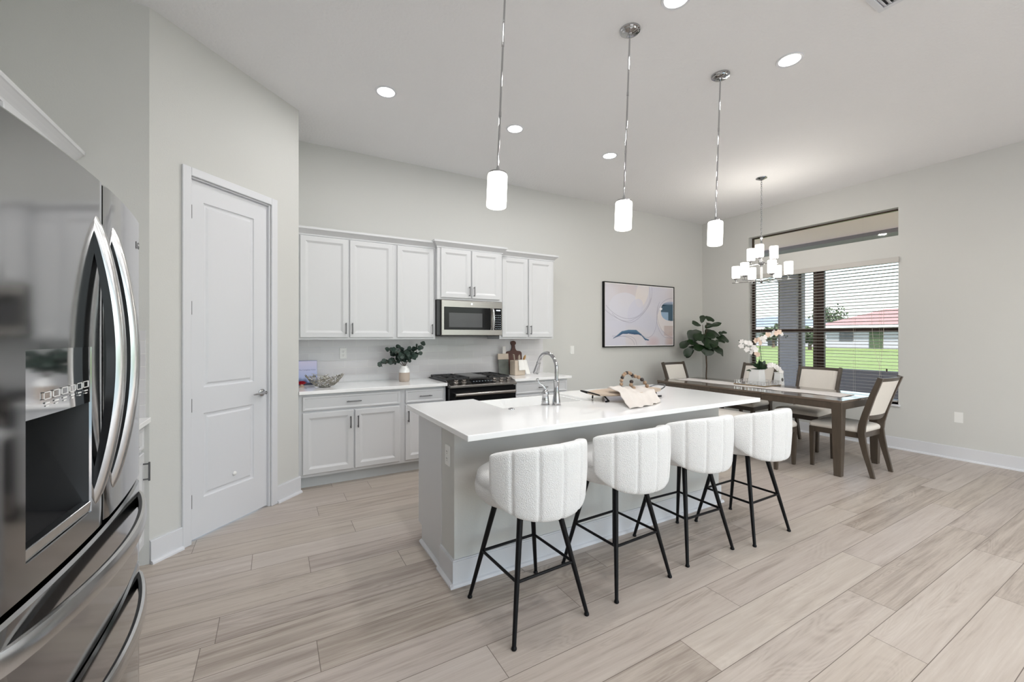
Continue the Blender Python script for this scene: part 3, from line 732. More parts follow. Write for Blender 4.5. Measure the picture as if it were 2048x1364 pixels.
def faucet():
    x, y, z = 1.697, 2.345, IZ
    t = thing('kitchen_faucet', 'tall chrome gooseneck faucet with pull-down sprayer on the island', 'faucet', (x, y, z))
    B('faucet_base', MB().lathe([(.030,0),(.031,.006),(.027,.012),(.029,.018),(.026,.03),(.021,.07),(.0175,.115),(.019,.145),(.021,.165),(.017,.170),(.0145,.172)], (x, y, z), 24), 'chrome', t, smooth=True)
    pts = [(x, y, z+.17), (x, y, z+.25)]+[(x, y+.113-.113*math.cos(a), z+.25+.108*math.sin(a)) for a in [R(10*k) for k in range(1, 17)]]
    B('spout', MB().tube(pts, .0125, 14), 'chrome', t, smooth=True)
    e = Vector(pts[-1]); d = (e-Vector(pts[-2])).normalized()
    B('spray_head', MB().lathe([(.013,0),(.017,.004),(.017,.010),(.014,.014),(.016,.03),(.020,.075),(.022,.092),(.018,.098),(.0001,.098)], e, 20, axis=d), 'chrome', t, smooth=True)
    x, y = 1.632, 2.385
    t = thing('faucet_handle', 'small chrome lever handle standing left of the gooseneck faucet', 'faucet handle', (x, y, z))
    B('handle_base', MB().lathe([(.030,0),(.031,.006),(.026,.012),(.028,.02),(.024,.045),(.022,.07),(.026,.078),(.026,.085),(.018,.10),(.010,.108),(.0001,.109)], (x, y, z), 22), 'chrome', t, smooth=True)
    pts = bez((x, y, z+.10), (x-.005, y+.0, z+.145), (x-.035, y+.01, z+.13), (x-.055, y+.015, z+.175), 10)
    lv = B('lever', MB().tube(pts, [.009-.0004*i for i in range(11)], 10), 'chrome', t, smooth=True)
    mb = MB(); e = pts[-1]; mb.sphere(e+Vector((0,0,.004)), .010, 10); mb.tube([e+Vector((-.014,0,-.01)), e+Vector((.05,-.01,-.012))], .003, 6)
    B('lever_tip', mb, 'chrome', lv, smooth=True)
    mb = MB(); mb.lathe([(.021,0),(.021,.003),(.016,.006),(.010,.006),(.009,.009),(.0001,.009)], (1.347, 2.36, z), 20)
    tag(B('air_switch_button', mb, 'chrome', smooth=True), 'small round chrome button set in the island top left of the faucet', 'button')
faucet()

# ------------------------------------------------------------------ bar stools (local: person faces +y)
def stool(label, loc, rz):
    t = thing('bar_stool', label, 'bar stool', loc, rz, None)
    Rs = .262
    prof = [(.0001,.560),(.15,.560),(.20,.562),(.235,.575),(.258,.600),(Rs,.630),(.258,.652),(.255,.656),(.257,.660),(.250,.688),(.225,.704),(.15,.712),(.0001,.714)]
    B('seat', MB().lathe(prof, n=48), 'boucle', t, smooth='all', local=True)
    # channelled wraparound back
    amax = R(70); NA = 140; mb = MB(); secs = []
    seams = [R(-70+140*k/6) for k in range(1, 6)]
    for i in range(NA+1):
        u = -1+2*i/NA; a = u*amax; e = max(0, (abs(u)-.93)/.07); rr = math.sqrt(max(0, 1-e*e))
        zt = .885-.050*abs(u)**2.2; zb = .545+.10*abs(u)**3.0
        th = .056*max(rr, .12); g = sum(math.exp(-((a-s_)*.30/.0085)**2) for s_ in seams)
        rm = .278; ro = rm+th/2-.009*g; ri = rm-th/2+.007*g
        puff = 0; m = 28; loop = []
        zm = (zt+zb)/2; hz_ = (zt-zb)/2*(.90+.10*rr)
        for k in range(m):
            p = 2*PI*k/m; c, s_ = math.cos(p), math.sin(p)
            cx = math.copysign(abs(c)**.55, c); sx = math.copysign(abs(s_)**.16, s_)
            if abs(c) > .999: sx = 0
            r = (ro+ri)/2+(ro-ri)/2*cx; z = zm+hz_*sx*(1-.0*g)
            tap = (z-zm)/hz_
            r -= .012*max(0, -tap)**2
            loop.append((r*math.sin(a), -r*math.cos(a), z))
        secs.append(loop)
    mb.loops(secs)
    B('backrest', mb, 'boucle', t, smooth='all', local=True)
    B('seat_plate', MB().lathe([(.15,.548),(.15,.562)], n=24), 'black', t, local=True)
    for sx in (-1, 1):
        for sy in (-1, 1):
            top = Vector((sx*.105, sy*.105, .56)); ft = Vector((sx*.212, sy*.215, .012))
            lg = B('leg', MB().tube([top, ft], [.0155, .0095], 12), 'black', t, smooth=True, local=True)
            B('foot_cap', MB().lathe([(.011,0),(.013,.004),(.012,.010),(.009,.016)], (ft.x, ft.y, 0), 12), 'black', lg, smooth=True, local=True)
    f = lambda sx, sy, z: Vector((sx*(.105+.107*(.56-z)/.548), sy*(.105+.110*(.56-z)/.548), z))
    z = .255
    for a, b in (((-1,-1),(1,-1)), ((1,-1),(1,1)), ((1,1),(-1,1)), ((-1,1),(-1,-1))):
        B('footrest_bar', MB().tube([f(*a, z), f(*b, z)], .0075, 10), 'black', t, smooth=True, local=True)
    return t
st = stool('white boucle bar stool nearest the camera, at the left end of the island', (1.115, 1.80, 0), R(2.5))
st['group'] = 'bar stools along the island'
dup(st, (1.735, 1.815, 0), R(2.3), 'white boucle bar stool second from the left along the island')
dup(st, (2.355, 1.84, 0), R(-1.5), 'white boucle bar stool third from the left, below the linen towel')
dup(st, (2.93, 1.785, 0), R(.5), 'white boucle bar stool at the right end of the island, nearest the dining table')

# ------------------------------------------------------------------ dining table
def table():
    x0, x1, y0, y1, z = 4.765, 5.69, 1.905, 4.14, .745
    t = thing('dining_table', 'long dark-stained wooden dining table with leaf joints in front of the window', 'table', ((x0+x1)/2, (y0+y1)/2, 0))
    for a, b in ((y0, 2.678), (2.681, 3.309), (3.312, y1)):
        B('tabletop_board', MB().box(x0, x1, a, b, z-.022, z), 'woodt', t, bevel=.002)
    mb = MB(); w = .022
    for a, b in ((y0+.01, 2.678), (2.681, 3.309), (3.312, y1-.01)):
        mb.box(x0+.006, x0+.006+w, a, b, z-.09, z-.022).box(x1-.006-w, x1-.006, a, b, z-.09, z-.022)
    mb.box(x0+.01, x1-.01, y0+.006, y0+.006+w, z-.09, z-.022).box(x0+.01, x1-.01, y1-.006-w, y1-.006, z-.09, z-.022)
    B('apron', mb, 'wood', t, bevel=.002)
    for cx, sx in ((x0+.048, 1), (x1-.048, -1)):
        for cy, sy in ((y0+.048, 1), (y1-.048, -1)):
            mb = MB(); ls = []
            for zz, h in ((z-.022, .045), (z-.09, .045), (z-.11, .044), (.30, .038), (.03, .031), (0, .031)):
                ox, oy = cx, cy
                ls.append([(ox-h, oy-h, zz), (ox+h, oy-h, zz), (ox+h, oy+h, zz), (ox-h, oy+h, zz)])
            mb.loops(ls); B('leg', mb, 'wood', t, bevel=.004)
    mb = MB(); f = lambda a, b: mb.box(*a, *b)
    def rp(i, j):
        y = 2.03+(4.06-2.03)*j/60; x = 5.05+.32*i/12
        edge = .012*math.sin(y*9)*(1 if i in (0, 12) else 0)
        return (x+edge, y, z+.0035+.0012*math.sin(y*14+i*.7)+.0008*math.sin(i*1.7))
    mb.grid(rp, 13, 61); o = B('table_runner', mb, 'runner', smooth=True, solid=.003)
    tag(o, 'pale blush linen runner laid along the dining table', 'table runner')
table()

def dining_chair(label, loc, rz):
    t = thing('dining_chair', label, 'dining chair', loc, rz)
    # seat cushion
    mb = MB(); ls = []
    def rect(zz, ins, dome=0):
        wf, wb, yf, yb = .245-ins, .215-ins, .255-ins, -.205+ins; r = .03; pts = []
        for (cx, cy, a0) in ((wf-r, yf-r, 0), (-wf+r, yf-r, 90), (-wb+r, yb+r, 180), (wb-r, yb+r, 270)):
            for k in range(5): a = R(a0+k*22.5); pts.append((cx+r*math.cos(a), cy+r*math.sin(a), zz))
        return pts
    for zz, ins in ((.42, .006), (.424, 0), (.445, -.002), (.462, .004), (.474, .018), (.481, .04), (.486, .08), (.489, .15)): ls.append(rect(zz, ins))
    mb.loops(ls); B('seat', mb, 'linen', t, smooth='all', local=True)
    mb = MB(); mb.box(-.235, .235, .215, .24, .365, .42).box(-.21, .21, -.20, -.178, .365, .42)
    for s_ in (-1, 1):
        a = [(s_*.215, -.19), (s_*.24, .235), (s_*.215, .235), (s_*.19, -.19)]
        mb.prism(a if s_ > 0 else list(reversed(a)), .365, .42)
    B('seat_frame', mb, 'wood', t, bevel=.003, local=True)
    for s_ in (-1, 1):
        mb = MB(); ls = []
        for zz, h in ((.42, .022), (.36, .022), (.02, .0155), (0, .015)):
            cx, cy = s_*(.223), .228; ls.append([(cx-h, cy-h, zz), (cx+h, cy-h, zz), (cx+h, cy+h, zz), (cx-h, cy+h, zz)])
        mb.loops(ls); B('leg', mb, 'wood', t, bevel=.003, local=True)
        # sabre rear leg running up into the back post
        path = [(-.285, 0, .018), (-.262, .10, .020), (-.232, .22, .024), (-.208, .34, .028), (-.198, .42, .030), (-.205, .50, .030), (-.235, .62, .027), (-.290, .80, .024), (-.352, .975, .021)]
        mb = MB(); ls = []
        for i, (yy, zz, h) in enumerate(path):
            p = path[min(i+1, len(path)-1)]; q = path[max(i-1, 0)]; ty, tz = p[0]-q[0], p[1]-q[1]; L = math.hypot(ty, tz); ny, nz = tz/L, -ty/L
            xc = s_*(.208+.022*zz/.975); hx = .0145
            if i in (0,): ny, nz = 1, 0
            ls.append([(xc-hx, yy-ny*h, zz-nz*h), (xc+hx, yy-ny*h, zz-nz*h), (xc+hx, yy+ny*h, zz+nz*h), (xc-hx, yy+ny*h, zz+nz*h)])
        mb.loops(ls); B('leg', mb, 'wood', t, bevel=.003, local=True)
    # back: curved rails and upholstered panel
    def byz(z): 
        P = [(-.205,.50),(-.235,.62),(-.290,.80),(-.352,.975)]
        for (a, za), (b, zb) in zip(P, P[1:]):
            if z <= zb: return a+(b-a)*(z-za)/(zb-za)
        return -.352
    def arc(x): return -.022*(1-(x/.21)**2)
    def rail(z0, z1, hw, h0, h1, m, name):
        mb = MB(); ls = []; n = 14
        for i in range(n+1):
            x = -hw+2*hw*i/n; a = arc(x); za = z0-(.018*(1-(x/hw)**2) if name == 'lower_rail' else 0)
            ls.append([(x, byz(z0)+a-h0, za), (x, byz(z1)+a-h0, z1), (x, byz(z1)+a+h1, z1), (x, byz(z0)+a+h1, za)])
        mb.loops(ls); return B(name, mb, m, t, bevel=.003, local=True)
    rail(.935, .970, .219, .014, .014, 'wood', 'top_rail'); rail(.565, .60, .207, .013, .013, 'wood', 'lower_rail')
    mb = MB(); n = 12; ls = []
    for i in range(n+1):
        x = -.205+.41*i/n; e = (1-(abs(x)/.205)**8)*.010+.006; ls.append([(x, byz(.60)+arc(x)-e, .598), (x, byz(.77)+arc(x)-e*1.25, .77), (x, byz(.935)+arc(x)-e, .936), (x, byz(.935)+arc(x)+e, .936), (x, byz(.77)+arc(x)+e*1.25, .77), (x, byz(.60)+arc(x)+e, .598)])
    mb.loops(ls); B('backrest', mb, 'linen', t, smooth=True, local=True)
    return t
dc_ = dining_chair('upholstered dining chair at the near end of the table, seen from behind', (5.215, 2.035, 0), 0)
dc_['group'] = 'dining chairs around the table'
dup(dc_, (5.80, 2.70, 0), R(90), 'upholstered dining chair on the window side, right of the orchid')
dup(dc_, (5.80, 3.46, 0), R(90), 'upholstered dining chair on the window side, directly behind the orchid pot')
dup(dc_, (5.36, 4.00, 0), R(180), 'upholstered dining chair at the far end of the table, beside the fiddle leaf tree')
def bench():
    t = thing('dining_bench', 'backless upholstered dining bench on the kitchen side of the table', 'bench', (4.66, 3.04, 0))
    x0, x1, y0, y1 = 4.455, 4.865, 2.335, 3.74
    mb = MB(); ls = []
    def rr(z, ins, r=.05):
        pts = []
        for (cx, cy, a0) in ((x1-ins-r, y1-ins-r, 0), (x0+ins+r, y1-ins-r, 90), (x0+ins+r, y0+ins+r, 180), (x1-ins-r, y0+ins+r, 270)):
            for k in range(5): a = R(a0+k*22.5); pts.append((cx+r*math.cos(a), cy+r*math.sin(a), z))
        return pts
    for z, i in ((.41, .008), (.414, 0), (.44, -.002), (.458, .006), (.470, .02), (.477, .05), (.481, .09)): ls.append(rr(z, i))
    mb.loops(ls); B('seat', mb, 'linen', t, smooth='all')
    w = .022; B('seat_frame', MB().box(x0+.012, x0+.012+w, y0+.02, y1-.02, .355, .41).box(x1-.012-w, x1-.012, y0+.02, y1-.02, .355, .41).box(x0+.03, x1-.03, y0+.012, y0+.012+w, .355, .41).box(x0+.03, x1-.03, y1-.012-w, y1-.012, .355, .41), 'wood', t, bevel=.002)
    for cx in (x0+.033, x1-.033):
        for cy in (y0+.033, y1-.033):
            mb = MB(); mb.loops([[(cx-h, cy-h, z), (cx+h, cy-h, z), (cx+h, cy+h, z), (cx-h, cy+h, z)] for z, h in ((.41, .024), (.355, .024), (.02, .016), (0, .015))])
            B('leg', mb, 'wood', t, bevel=.003)
bench()

# ------------------------------------------------------------------ lights
def pendant(label, x, y, xb):
    L = H-2.052; ang = math.atan((x-xb)/(L-.1))
    t = thing('pendant_light', label, 'pendant light', (x, y, H))
    t['group'] = 'pendant lights over the island'
    B('canopy', MB().lathe([(.0001,-.034),(.012,-.034),(.014,-.026),(.035,-.024),(.052,-.020),(.055,-.012),(.064,-.010),(.066,0)], (0,0,0), 28), 'chrome', t, smooth=True, local=True)
    Rt = Matrix.Rotation(ang, 4, 'Y'); D = lambda z: Rt @ Vector((0, 0, z))
    mb = MB(); mb.tube([D(-.02), D(-L+.195)], .0055, 10)
    for q in (.42, .80): mb.tube([D(-q-.012), D(-q+.012)], .0068, 10)
    B('rod', mb, 'chrome', t, smooth=True, local=True)
    mb = MB(Matrix.Translation(D(-L)) @ Rt); mb.lathe([(.046,.178),(.046,.186),(.022,.192),(.010,.20),(.008,.215)], n=24)
    B('shade_cap', mb, 'chrome', t, smooth=True, local=True)
    mb = MB(Matrix.Translation(D(-L)) @ Rt); mb.lathe([(.0001,.0),(.045,0),(.051,.003),(.053,.010),(.053,.168),(.050,.176),(.042,.180),(.0001,.180)], n=32)
    B('glass_shade', mb, 'shade', t, smooth=True, local=True)
    return t
pendant('leftmost chrome rod pendant with lit opal cylinder, its ceiling plate out of frame', 1.083, 1.955, 1.028)
pendant('middle chrome rod pendant with lit opal cylinder shade', 2.0, 1.957, 1.943)
pendant('rightmost and farthest of the three rod pendants over the island', 2.943, 1.955, 2.879)
def downlight(x, y, label, group='recessed downlights in the ceiling', z=H):
    t = thing('recessed_downlight', label, 'ceiling light', (x, y, z)); t['group'] = group
    B('trim_ring', MB().lathe([(.068,0),(.068,-.004),(.083,-.006),(.086,0)], n=32), 'trim', t, smooth=True, local=True)
    B('lens', MB().lathe([(.0001,-.003),(.066,-.003),(.068,0)], n=28), 'lens', t, local=True)
    l = bpy.data.lights.new('downlight_lamp', 'AREA'); l.shape = 'DISK'; l.size = .13; l.energy = CAN_POWER if z == H else 4; l.color = (1, .985, .97)
    o = bpy.data.objects.new('downlight_lamp', l); COL.objects.link(o); o.parent = t; o.location = (0, 0, -.012)
downlight(.79, 3.435, 'round recessed downlight nearest the pantry, upper left of the photo')
downlight(2.0, 3.435, 'round recessed downlight above the microwave, between two pendants')
downlight(3.20, 3.43, 'small-looking recessed downlight farthest along the cabinet side')
downlight(3.21, 1.60, 'large recessed downlight in the upper right of the ceiling')
downlight(2.05, 1.64, 'recessed downlight cut off by the top edge of the photo')
for i, (x, y) in enumerate([(.79, 1.62), (.79, -.3), (2.05, -.3), (3.21, -.3), (4.6, -.3), (2.05, -2.2), (4.6, -2.2)]):  # all but the first are unseen, added behind the camera for more light
    downlight(x, y, ['recessed downlight outside the frame above the refrigerator side', 'unseen downlight added for fill behind the camera on the left', 'unseen downlight added for fill behind the camera in the middle', 'unseen downlight added for fill behind the camera on the right', 'unseen downlight added for fill behind the camera near the right wall', 'unseen downlight added for fill far behind the camera, middle', 'unseen downlight added for fill far behind the camera, right'][i])

M['drum'] = emit('fill_drum_glow', (1, .985, .97, 1), 15)  # unseen glowing drums added behind the camera to fill the front faces
for x, lb in ((.9, 'unseen white drum fill light added behind the camera on the left'), (3.4, 'unseen white drum fill light added behind the camera on the right')):
    t = thing('added_fill_drum', lb, 'ceiling light', (x, -1.5, H)); t['group'] = 'added fill lights behind the camera'
    B('ceiling_plate', MB().lathe([(.0001,-.02),(.12,-.02),(.13,0)], n=28), 'chrome', t, local=True)
    B('fill_drum_shade', MB().lathe([(.0001,-.17),(.24,-.17),(.25,-.16),(.25,-.04),(.24,-.03),(.0001,-.03)], n=40), 'drum', t, smooth=True, local=True)
def chandelier():
    cx, cy = 5.30, 2.97
    t = thing('chandelier', 'two-tier chrome chandelier with nine lit white cylinder shades over the dining table', 'chandelier', (cx, cy, H))
    P = lambda z: (cx, cy, z)
    B('canopy', MB().lathe([(.0001,-.03),(.02,-.028),(.05,-.012),(.062,-.008),(.064,0)], P(H), 28), 'chrome', t, smooth=True)
    mb = MB(); z = H-.03; k = 0
    while z > 2.62:
        a = PI/2*(k % 2); pts = [Vector(P(z-.014))+Vector((math.cos(a)*.008*math.cos(q), math.sin(a)*.008*math.cos(q), .017*math.sin(q))) for q in [2*PI*i/10 for i in range(11)]]
        mb.tube(pts, .0026, 6, cap=False); z -= .026; k += 1
    B('chain', mb, 'chrome', t, smooth=True)
    B('stem', MB().lathe([(.006,2.62),(.016,2.615),(.018,2.60),(.009,2.59),(.009,2.33),(.016,2.32),(.016,2.30),(.034,2.295),(.036,2.275),(.028,2.265),(.013,2.26),(.013,2.09),(.024,2.085),(.026,2.06),(.018,2.05),(.006,2.035),(.0001,2.03)], (cx, cy, 0), 20), 'chrome', t, smooth=True)
    yaw = R(-60.7)
    def arm(ang, rad, za, zs):
        a = R(ang)+yaw; d = Vector((math.cos(a), math.sin(a), 0)); c = Vector((cx, cy, 0))
        p = c+d*rad
        ar = B('arm', MB().tube([c+d*.02+Vector((0,0,za)), p+d*.045+Vector((0,0,za))], .0075, 8, flat=.8), 'chrome', t, smooth=True)
        B('candle_cup', MB().lathe([(.006,za),(.006,zs-.022),(.012,zs-.02),(.030,zs-.008),(.032,zs-.002),(.0001,zs-.002)], (p.x, p.y, 0), 18), 'chrome', ar, smooth=True)
        B('glass_shade', MB().lathe([(.03,zs),(.043,zs+.004),(.047,zs+.012),(.047,zs+.152),(.044,zs+.155),(.0001,zs+.155)], (p.x, p.y, 0), 26), 'shade', ar, smooth=True)
    for k in range(6): arm(-8+60*k, .285, 2.062, 2.118)
    for k in range(3): arm(22+120*k, .145, 2.282, 2.338)
    l = bpy.data.lights.new('chandelier_glow', 'POINT'); l.energy = 14; l.shadow_soft_size = .05; l.color = (1, .93, .85)
    o = bpy.data.objects.new('chandelier_glow', l); COL.objects.link(o); o.location = (0, 0, 2.56-H); o.parent = t
chandelier()
def vent():
    x0, x1, y0, y1 = 2.80, 3.205, .685, 1.09
    t = thing('ceiling_vent', 'white square air vent at the top edge of the photo, upper right', 'vent', ((x0+x1)/2, (y0+y1)/2, H))
    mb = MB(); w = .03
    mb.box(x0, x1, y0, y0+w, H-.012, H).box(x0, x1, y1-w, y1, H-.012, H).box(x0, x0+w, y0+w, y1-w, H-.012, H).box(x1-w, x1, y0+w, y1-w, H-.012, H)
    B('vent_frame', mb, 'trim', t, bevel=.002)
    mb = MB(); y = y0+w+.015
    while y < y1-w:
        mb.add([(x0+w, y, H-.010), (x1-w, y, H-.010), (x1-w, y+.016, H-.001), (x0+w, y+.016, H-.001)], [(0,1,2,3)]); y += .024
    B('louvers', mb, 'trim', t, solid=.0015); B('vent_backing', MB().box(x0+w, x1-w, y0+w, y1-w, H-.0006, H), 'slot', t)
vent()

# ------------------------------------------------------------------ windows, blind
def window(name, z0, z1, mull, rail, label):
    t = thing(name, label, 'window', (6.71, (WY0+WY1)/2, z0)); del t['category']; t['kind'] = 'structure'
    xa, xb = 6.695, 6.735; w = .045 if rail else .018; mb = MB()
    mb.box(xa, xb, WY0, WY1, z0, z0+(w if rail else .015)).box(xa, xb, WY0, WY1, z1-w, z1).box(xa, xb, WY0, WY0+w*.7, z0, z1).box(xa, xb, WY1-w, WY1, z0, z1)
    if mull: mb.box(xa-.01, xb, 2.886, 3.022, z0, z1)
    if rail: mb.box(xa-.008, xb, WY0, WY1, 1.425, 1.478)
    B('window_frame', mb, 'bronze', t, bevel=.003)
    B('glass_pane', MB().box(6.714, 6.718, WY0+.02, WY1-.02, z0+.02, z1-.02), 'glass', t)
    return t
window('window_1', .54, 2.33, True, True, 'double window with dark frame behind the white blind')
window('window_2', 2.60, 2.945, False, False, 'narrow transom window high on the right wall')
struct('trim_2', MB().box(6.575, 6.70, WY0-.02, WY1+.02, .515, .54), 'trim', bevel=.004)
def blind():
    t = thing('window_blind', 'white slatted blind hanging open over the large window', 'blind', (6.64, 2.98, .56))
    B('valance', MB().box(6.572, 6.5995, WY0-.012, WY1+.012, 2.272, 2.338).box(6.6, 6.66, WY0+.004, WY1-.004, 2.28, 2.325), 'blind', t, bevel=.002)
    mb = MB(); z = 2.245; ya, yb = WY0+.012, WY1-.012
    while z > .60:
        tl = .003
        mb.loops([[(6.622, y, z-.0014+tl), (6.672, y, z-.0014-tl), (6.672, y, z+.0014-tl), (6.622, y, z+.0014+tl)] for y in (ya, yb)]); z -= .0427
    B('slats', mb, 'blind', t)
    B('bottom_rail', MB().box(6.622, 6.672, ya, yb, .565, .585), 'blind', t, bevel=.002)
    mb = MB()
    for y in (2.25, 2.52, 2.98, 3.45, 3.72):
        for x in (6.6205, 6.6735): mb.tube([(x, y, .57), (x, y, 2.29)], .0009, 5)
    B('ladder_cords', mb, 'cord', t)
    mb = MB()
    mb.tube(bez((6.60, 2.20, 2.28), (6.60, 2.20, 1.5), (6.60, 2.19, 1.2), (6.60, 2.24, 1.0), 16), .0015, 5)
    mb.tube(bez((6.602, 2.32, 2.28), (6.602, 2.33, 1.5), (6.60, 2.32, 1.25), (6.60, 2.24, 1.0), 16), .0015, 5)
    mb.tube([(6.60, 2.24, 1.0), (6.60, 2.235, .88)], .0015, 5)
    B('pull_cord', mb, 'cord', t)
    mb = MB(); mb.lathe([(.003,.0),(.007,.006),(.008,.03),(.003,.04)], (6.60, 2.17, .93), 10); B('cord_tassel', mb, 'bronze', t)
blind()

# ------------------------------------------------------------------ painting
def paint():
    x0, x1, z0, z1 = 4.262, 5.812, 1.205, 2.192; y = 4.687
    t = thing('framed_painting', 'large abstract painting in blush, lilac and blue with a thin black frame', 'painting', ((x0+x1)/2, 4.73, z0))
    w = .014
    mb = MB(); mb.box(x0, x1, y, 4.7295, z0, z0+w).box(x0, x1, y, 4.7295, z1-w, z1).box(x0, x0+w, y, 4.7295, z0+w, z1-w).box(x1-w, x1, y, 4.7295, z0+w, z1-w)
    B('frame', mb, 'black', t)
    # canvas painted through vertex colours
    nx, nz = 330, 212
    A = lambda r, g, b: Vector(lin(r, g, b)[:3])
    def ell(u, v, cu, cv, ru, rv, rot=0):
        du, dv = u-cu, (v-cv); c, s_ = math.cos(rot), math.sin(rot); a = (du*c+dv*s_)/ru; b = (-du*s_+dv*c)/rv
        return a*a+b*b
    def seg(u, v, P, asp=1.57):
        best = 9
        for (a, b) in zip(P, P[1:]):
            ax, ay = a[0]*asp, a[1]; bx, by = b[0]*asp, b[1]; px, py = u*asp, v; dx, dy = bx-ax, by-ay; L = dx*dx+dy*dy or 1e-9
            q = max(0, min(1, ((px-ax)*dx+(py-ay)*dy)/L)); best = min(best, math.hypot(px-ax-q*dx, py-ay-q*dy))
        return best
    def cur(*p, n=18): return [(q.x, q.y) for q in bez(*[(a, b, 0) for a, b in p], n=n)]
    lines = [cur((.02,.36),(.2,.62),(.45,.64),(.60,.32)) + cur((.60,.32),(.66,.2),(.62,.05),(.62,.0)),
             cur((.0,.42),(.12,.55),(.3,.66),(.40,.56)) + cur((.40,.56),(.62,.44),(.68,.22),(.66,.02)),
             cur((.1,.48),(.2,.62),(.34,.62),(.36,.62)) + cur((.36,.62),(.5,.56),(.62,.36),(.65,.2)),
             cur((.78,.26),(.70,.45),(.72,.75),(.86,.86)) + [(.99,.88)],
             cur((.76,.32),(.71,.5),(.76,.8),(.99,.87)),
             cur((.12,.86),(.38,.80),(.43,.86),(.44,1.0)), cur((.10,.84),(.35,.82),(.40,.9),(.41,1.0)),
             cur((.5,.8),(.56,.9),(.72,.92),(.74,.55)), cur((.74,.55),(.74,.4),(.8,.2),(.98,.18))]
    boxes = [(min(p[0] for p in L)-.02, max(p[0] for p in L)+.02, min(p[1] for p in L)-.03, max(p[1] for p in L)+.03) for L in lines]
    def colr(u, v):
        c = A(212, 209, 217)
        nz_ = noise.noise(Vector((u*3.1, v*2.3, 1.7)))
        c = c.lerp(A(208, 201, 204), max(0, min(1, .5+nz_*1.6)))
        c = c.lerp(A(205, 205, 218), max(0, min(1, .45+1.7*noise.noise(Vector((u*2.4+5, v*2.8, 4))))))
        e = ell(u, v, .28, .38, .22, .24)
        if e < 1: c = c.lerp(A(214, 214, 225), .75)
        e = ell(u, v, .52, .12, .09, .25, .2)
        if e < 1: c = c.lerp(A(224, 217, 214), .7)
        e = ell(u, v, .42, .42, .10, .20, .3)
        if e < 1: c = c.lerp(A(204, 204, 220), .6)
        e = ell(u, v, .9, .55, .16, .22)
        if e < 1: c = c.lerp(A(226, 220, 220), .8)
        if u > .84 and .66 < v < .83: c = c.lerp(A(196, 180, 177), .8*min(1, (u-.84)/.02))
        e = ell(u, v, .68, .95, .12, .13)
        if e < 1: c = c.lerp(A(206, 182, 188), .75*(1-e))
        e = ell(u, v, .95, .95, .10, .2)
        if e < 1: c = c.lerp(A(196, 172, 166), .8*(1-e))
        if u < .28 and v > .60: c = c.lerp(A(208,208,222), .6)
        if .3 < u < .44 and v < .16: c = c.lerp(A(206,194,199), .6*(1-v/.16))
        # teal form on the right edge
        if (abs(u-.98)/.178)**2.6+(abs(v-.41)/.165)**2.6 < 1:
            c = A(66, 92, 110)
            if v > .43 and u < .915: c = A(150, 176, 202)
            if v < .29+.04*(1-u)*5: c = A(168, 178, 202).lerp(A(66, 92, 110), max(0, (v-.245)/.06)**2)
        if ell(u, v, .80, .375, .022, .02) < 1: c = A(245, 245, 250)
        # blue swoosh
        def pl(P):
            for (a_, b_), (c_, d_) in zip(P, P[1:]):
                if a_ <= u <= c_: return b_+(d_-b_)*(u-a_)/(c_-a_)
            return 9
        top = pl([(.11,.875),(.18,.81),(.23,.76),(.33,.735),(.43,.735),(.50,.80),(.56,.87),(.62,.90)]); bot = pl([(.11,.88),(.18,.845),(.24,.805),(.33,.80),(.42,.815),(.47,.815),(.51,.835),(.56,.905),(.62,.915)])
        if .11 < u < .62 and top < v < bot: c = A(88, 124, 152).lerp(A(44, 74, 112), (v-top)/(bot-top+1e-6))
        for L, bx in zip(lines, boxes):
            if bx[0] < u < bx[1] and bx[2] < v < bx[3]:
                d = seg(u, v, L)
                if d < .006: c = c.lerp(A(140, 136, 158), .75*(1-d/.006))
        if min(u, 1-u)*1.57 < .012 or min(v, 1-v) < .014: c = A(246, 244, 244)
        return c
    me = bpy.data.meshes.new('canvas'); a, b, c0, c1 = x0+w, x1-w, z0+w, z1-w; yc_ = y+.008
    vs = [(a+(b-a)*i/(nx-1)-t.location.x, yc_-t.location.y, c0+(c1-c0)*j/(nz-1)-t.location.z) for j in range(nz) for i in range(nx)]
    fs = [(j*nx+i, j*nx+i+1, (j+1)*nx+i+1, (j+1)*nx+i) for j in range(nz-1) for i in range(nx-1)]
    # stretcher sides
    me.from_pydata(vs, [], fs); ca = me.color_attributes.new('Col', 'FLOAT_COLOR', 'POINT'); dat = []
    for j in range(nz):
        for i in range(nx): c = colr(i/(nx-1), 1-j/(nz-1)); dat += [c[0], c[1], c[2], 1]
    ca.data.foreach_set('color', dat); me.materials.append(M['canvas'])
    o = bpy.data.objects.new('canvas', me); COL.objects.link(o); o.parent = t
    md = o.modifiers.new('thick', 'SOLIDIFY'); md.thickness = .02; md.offset = -1
paint()

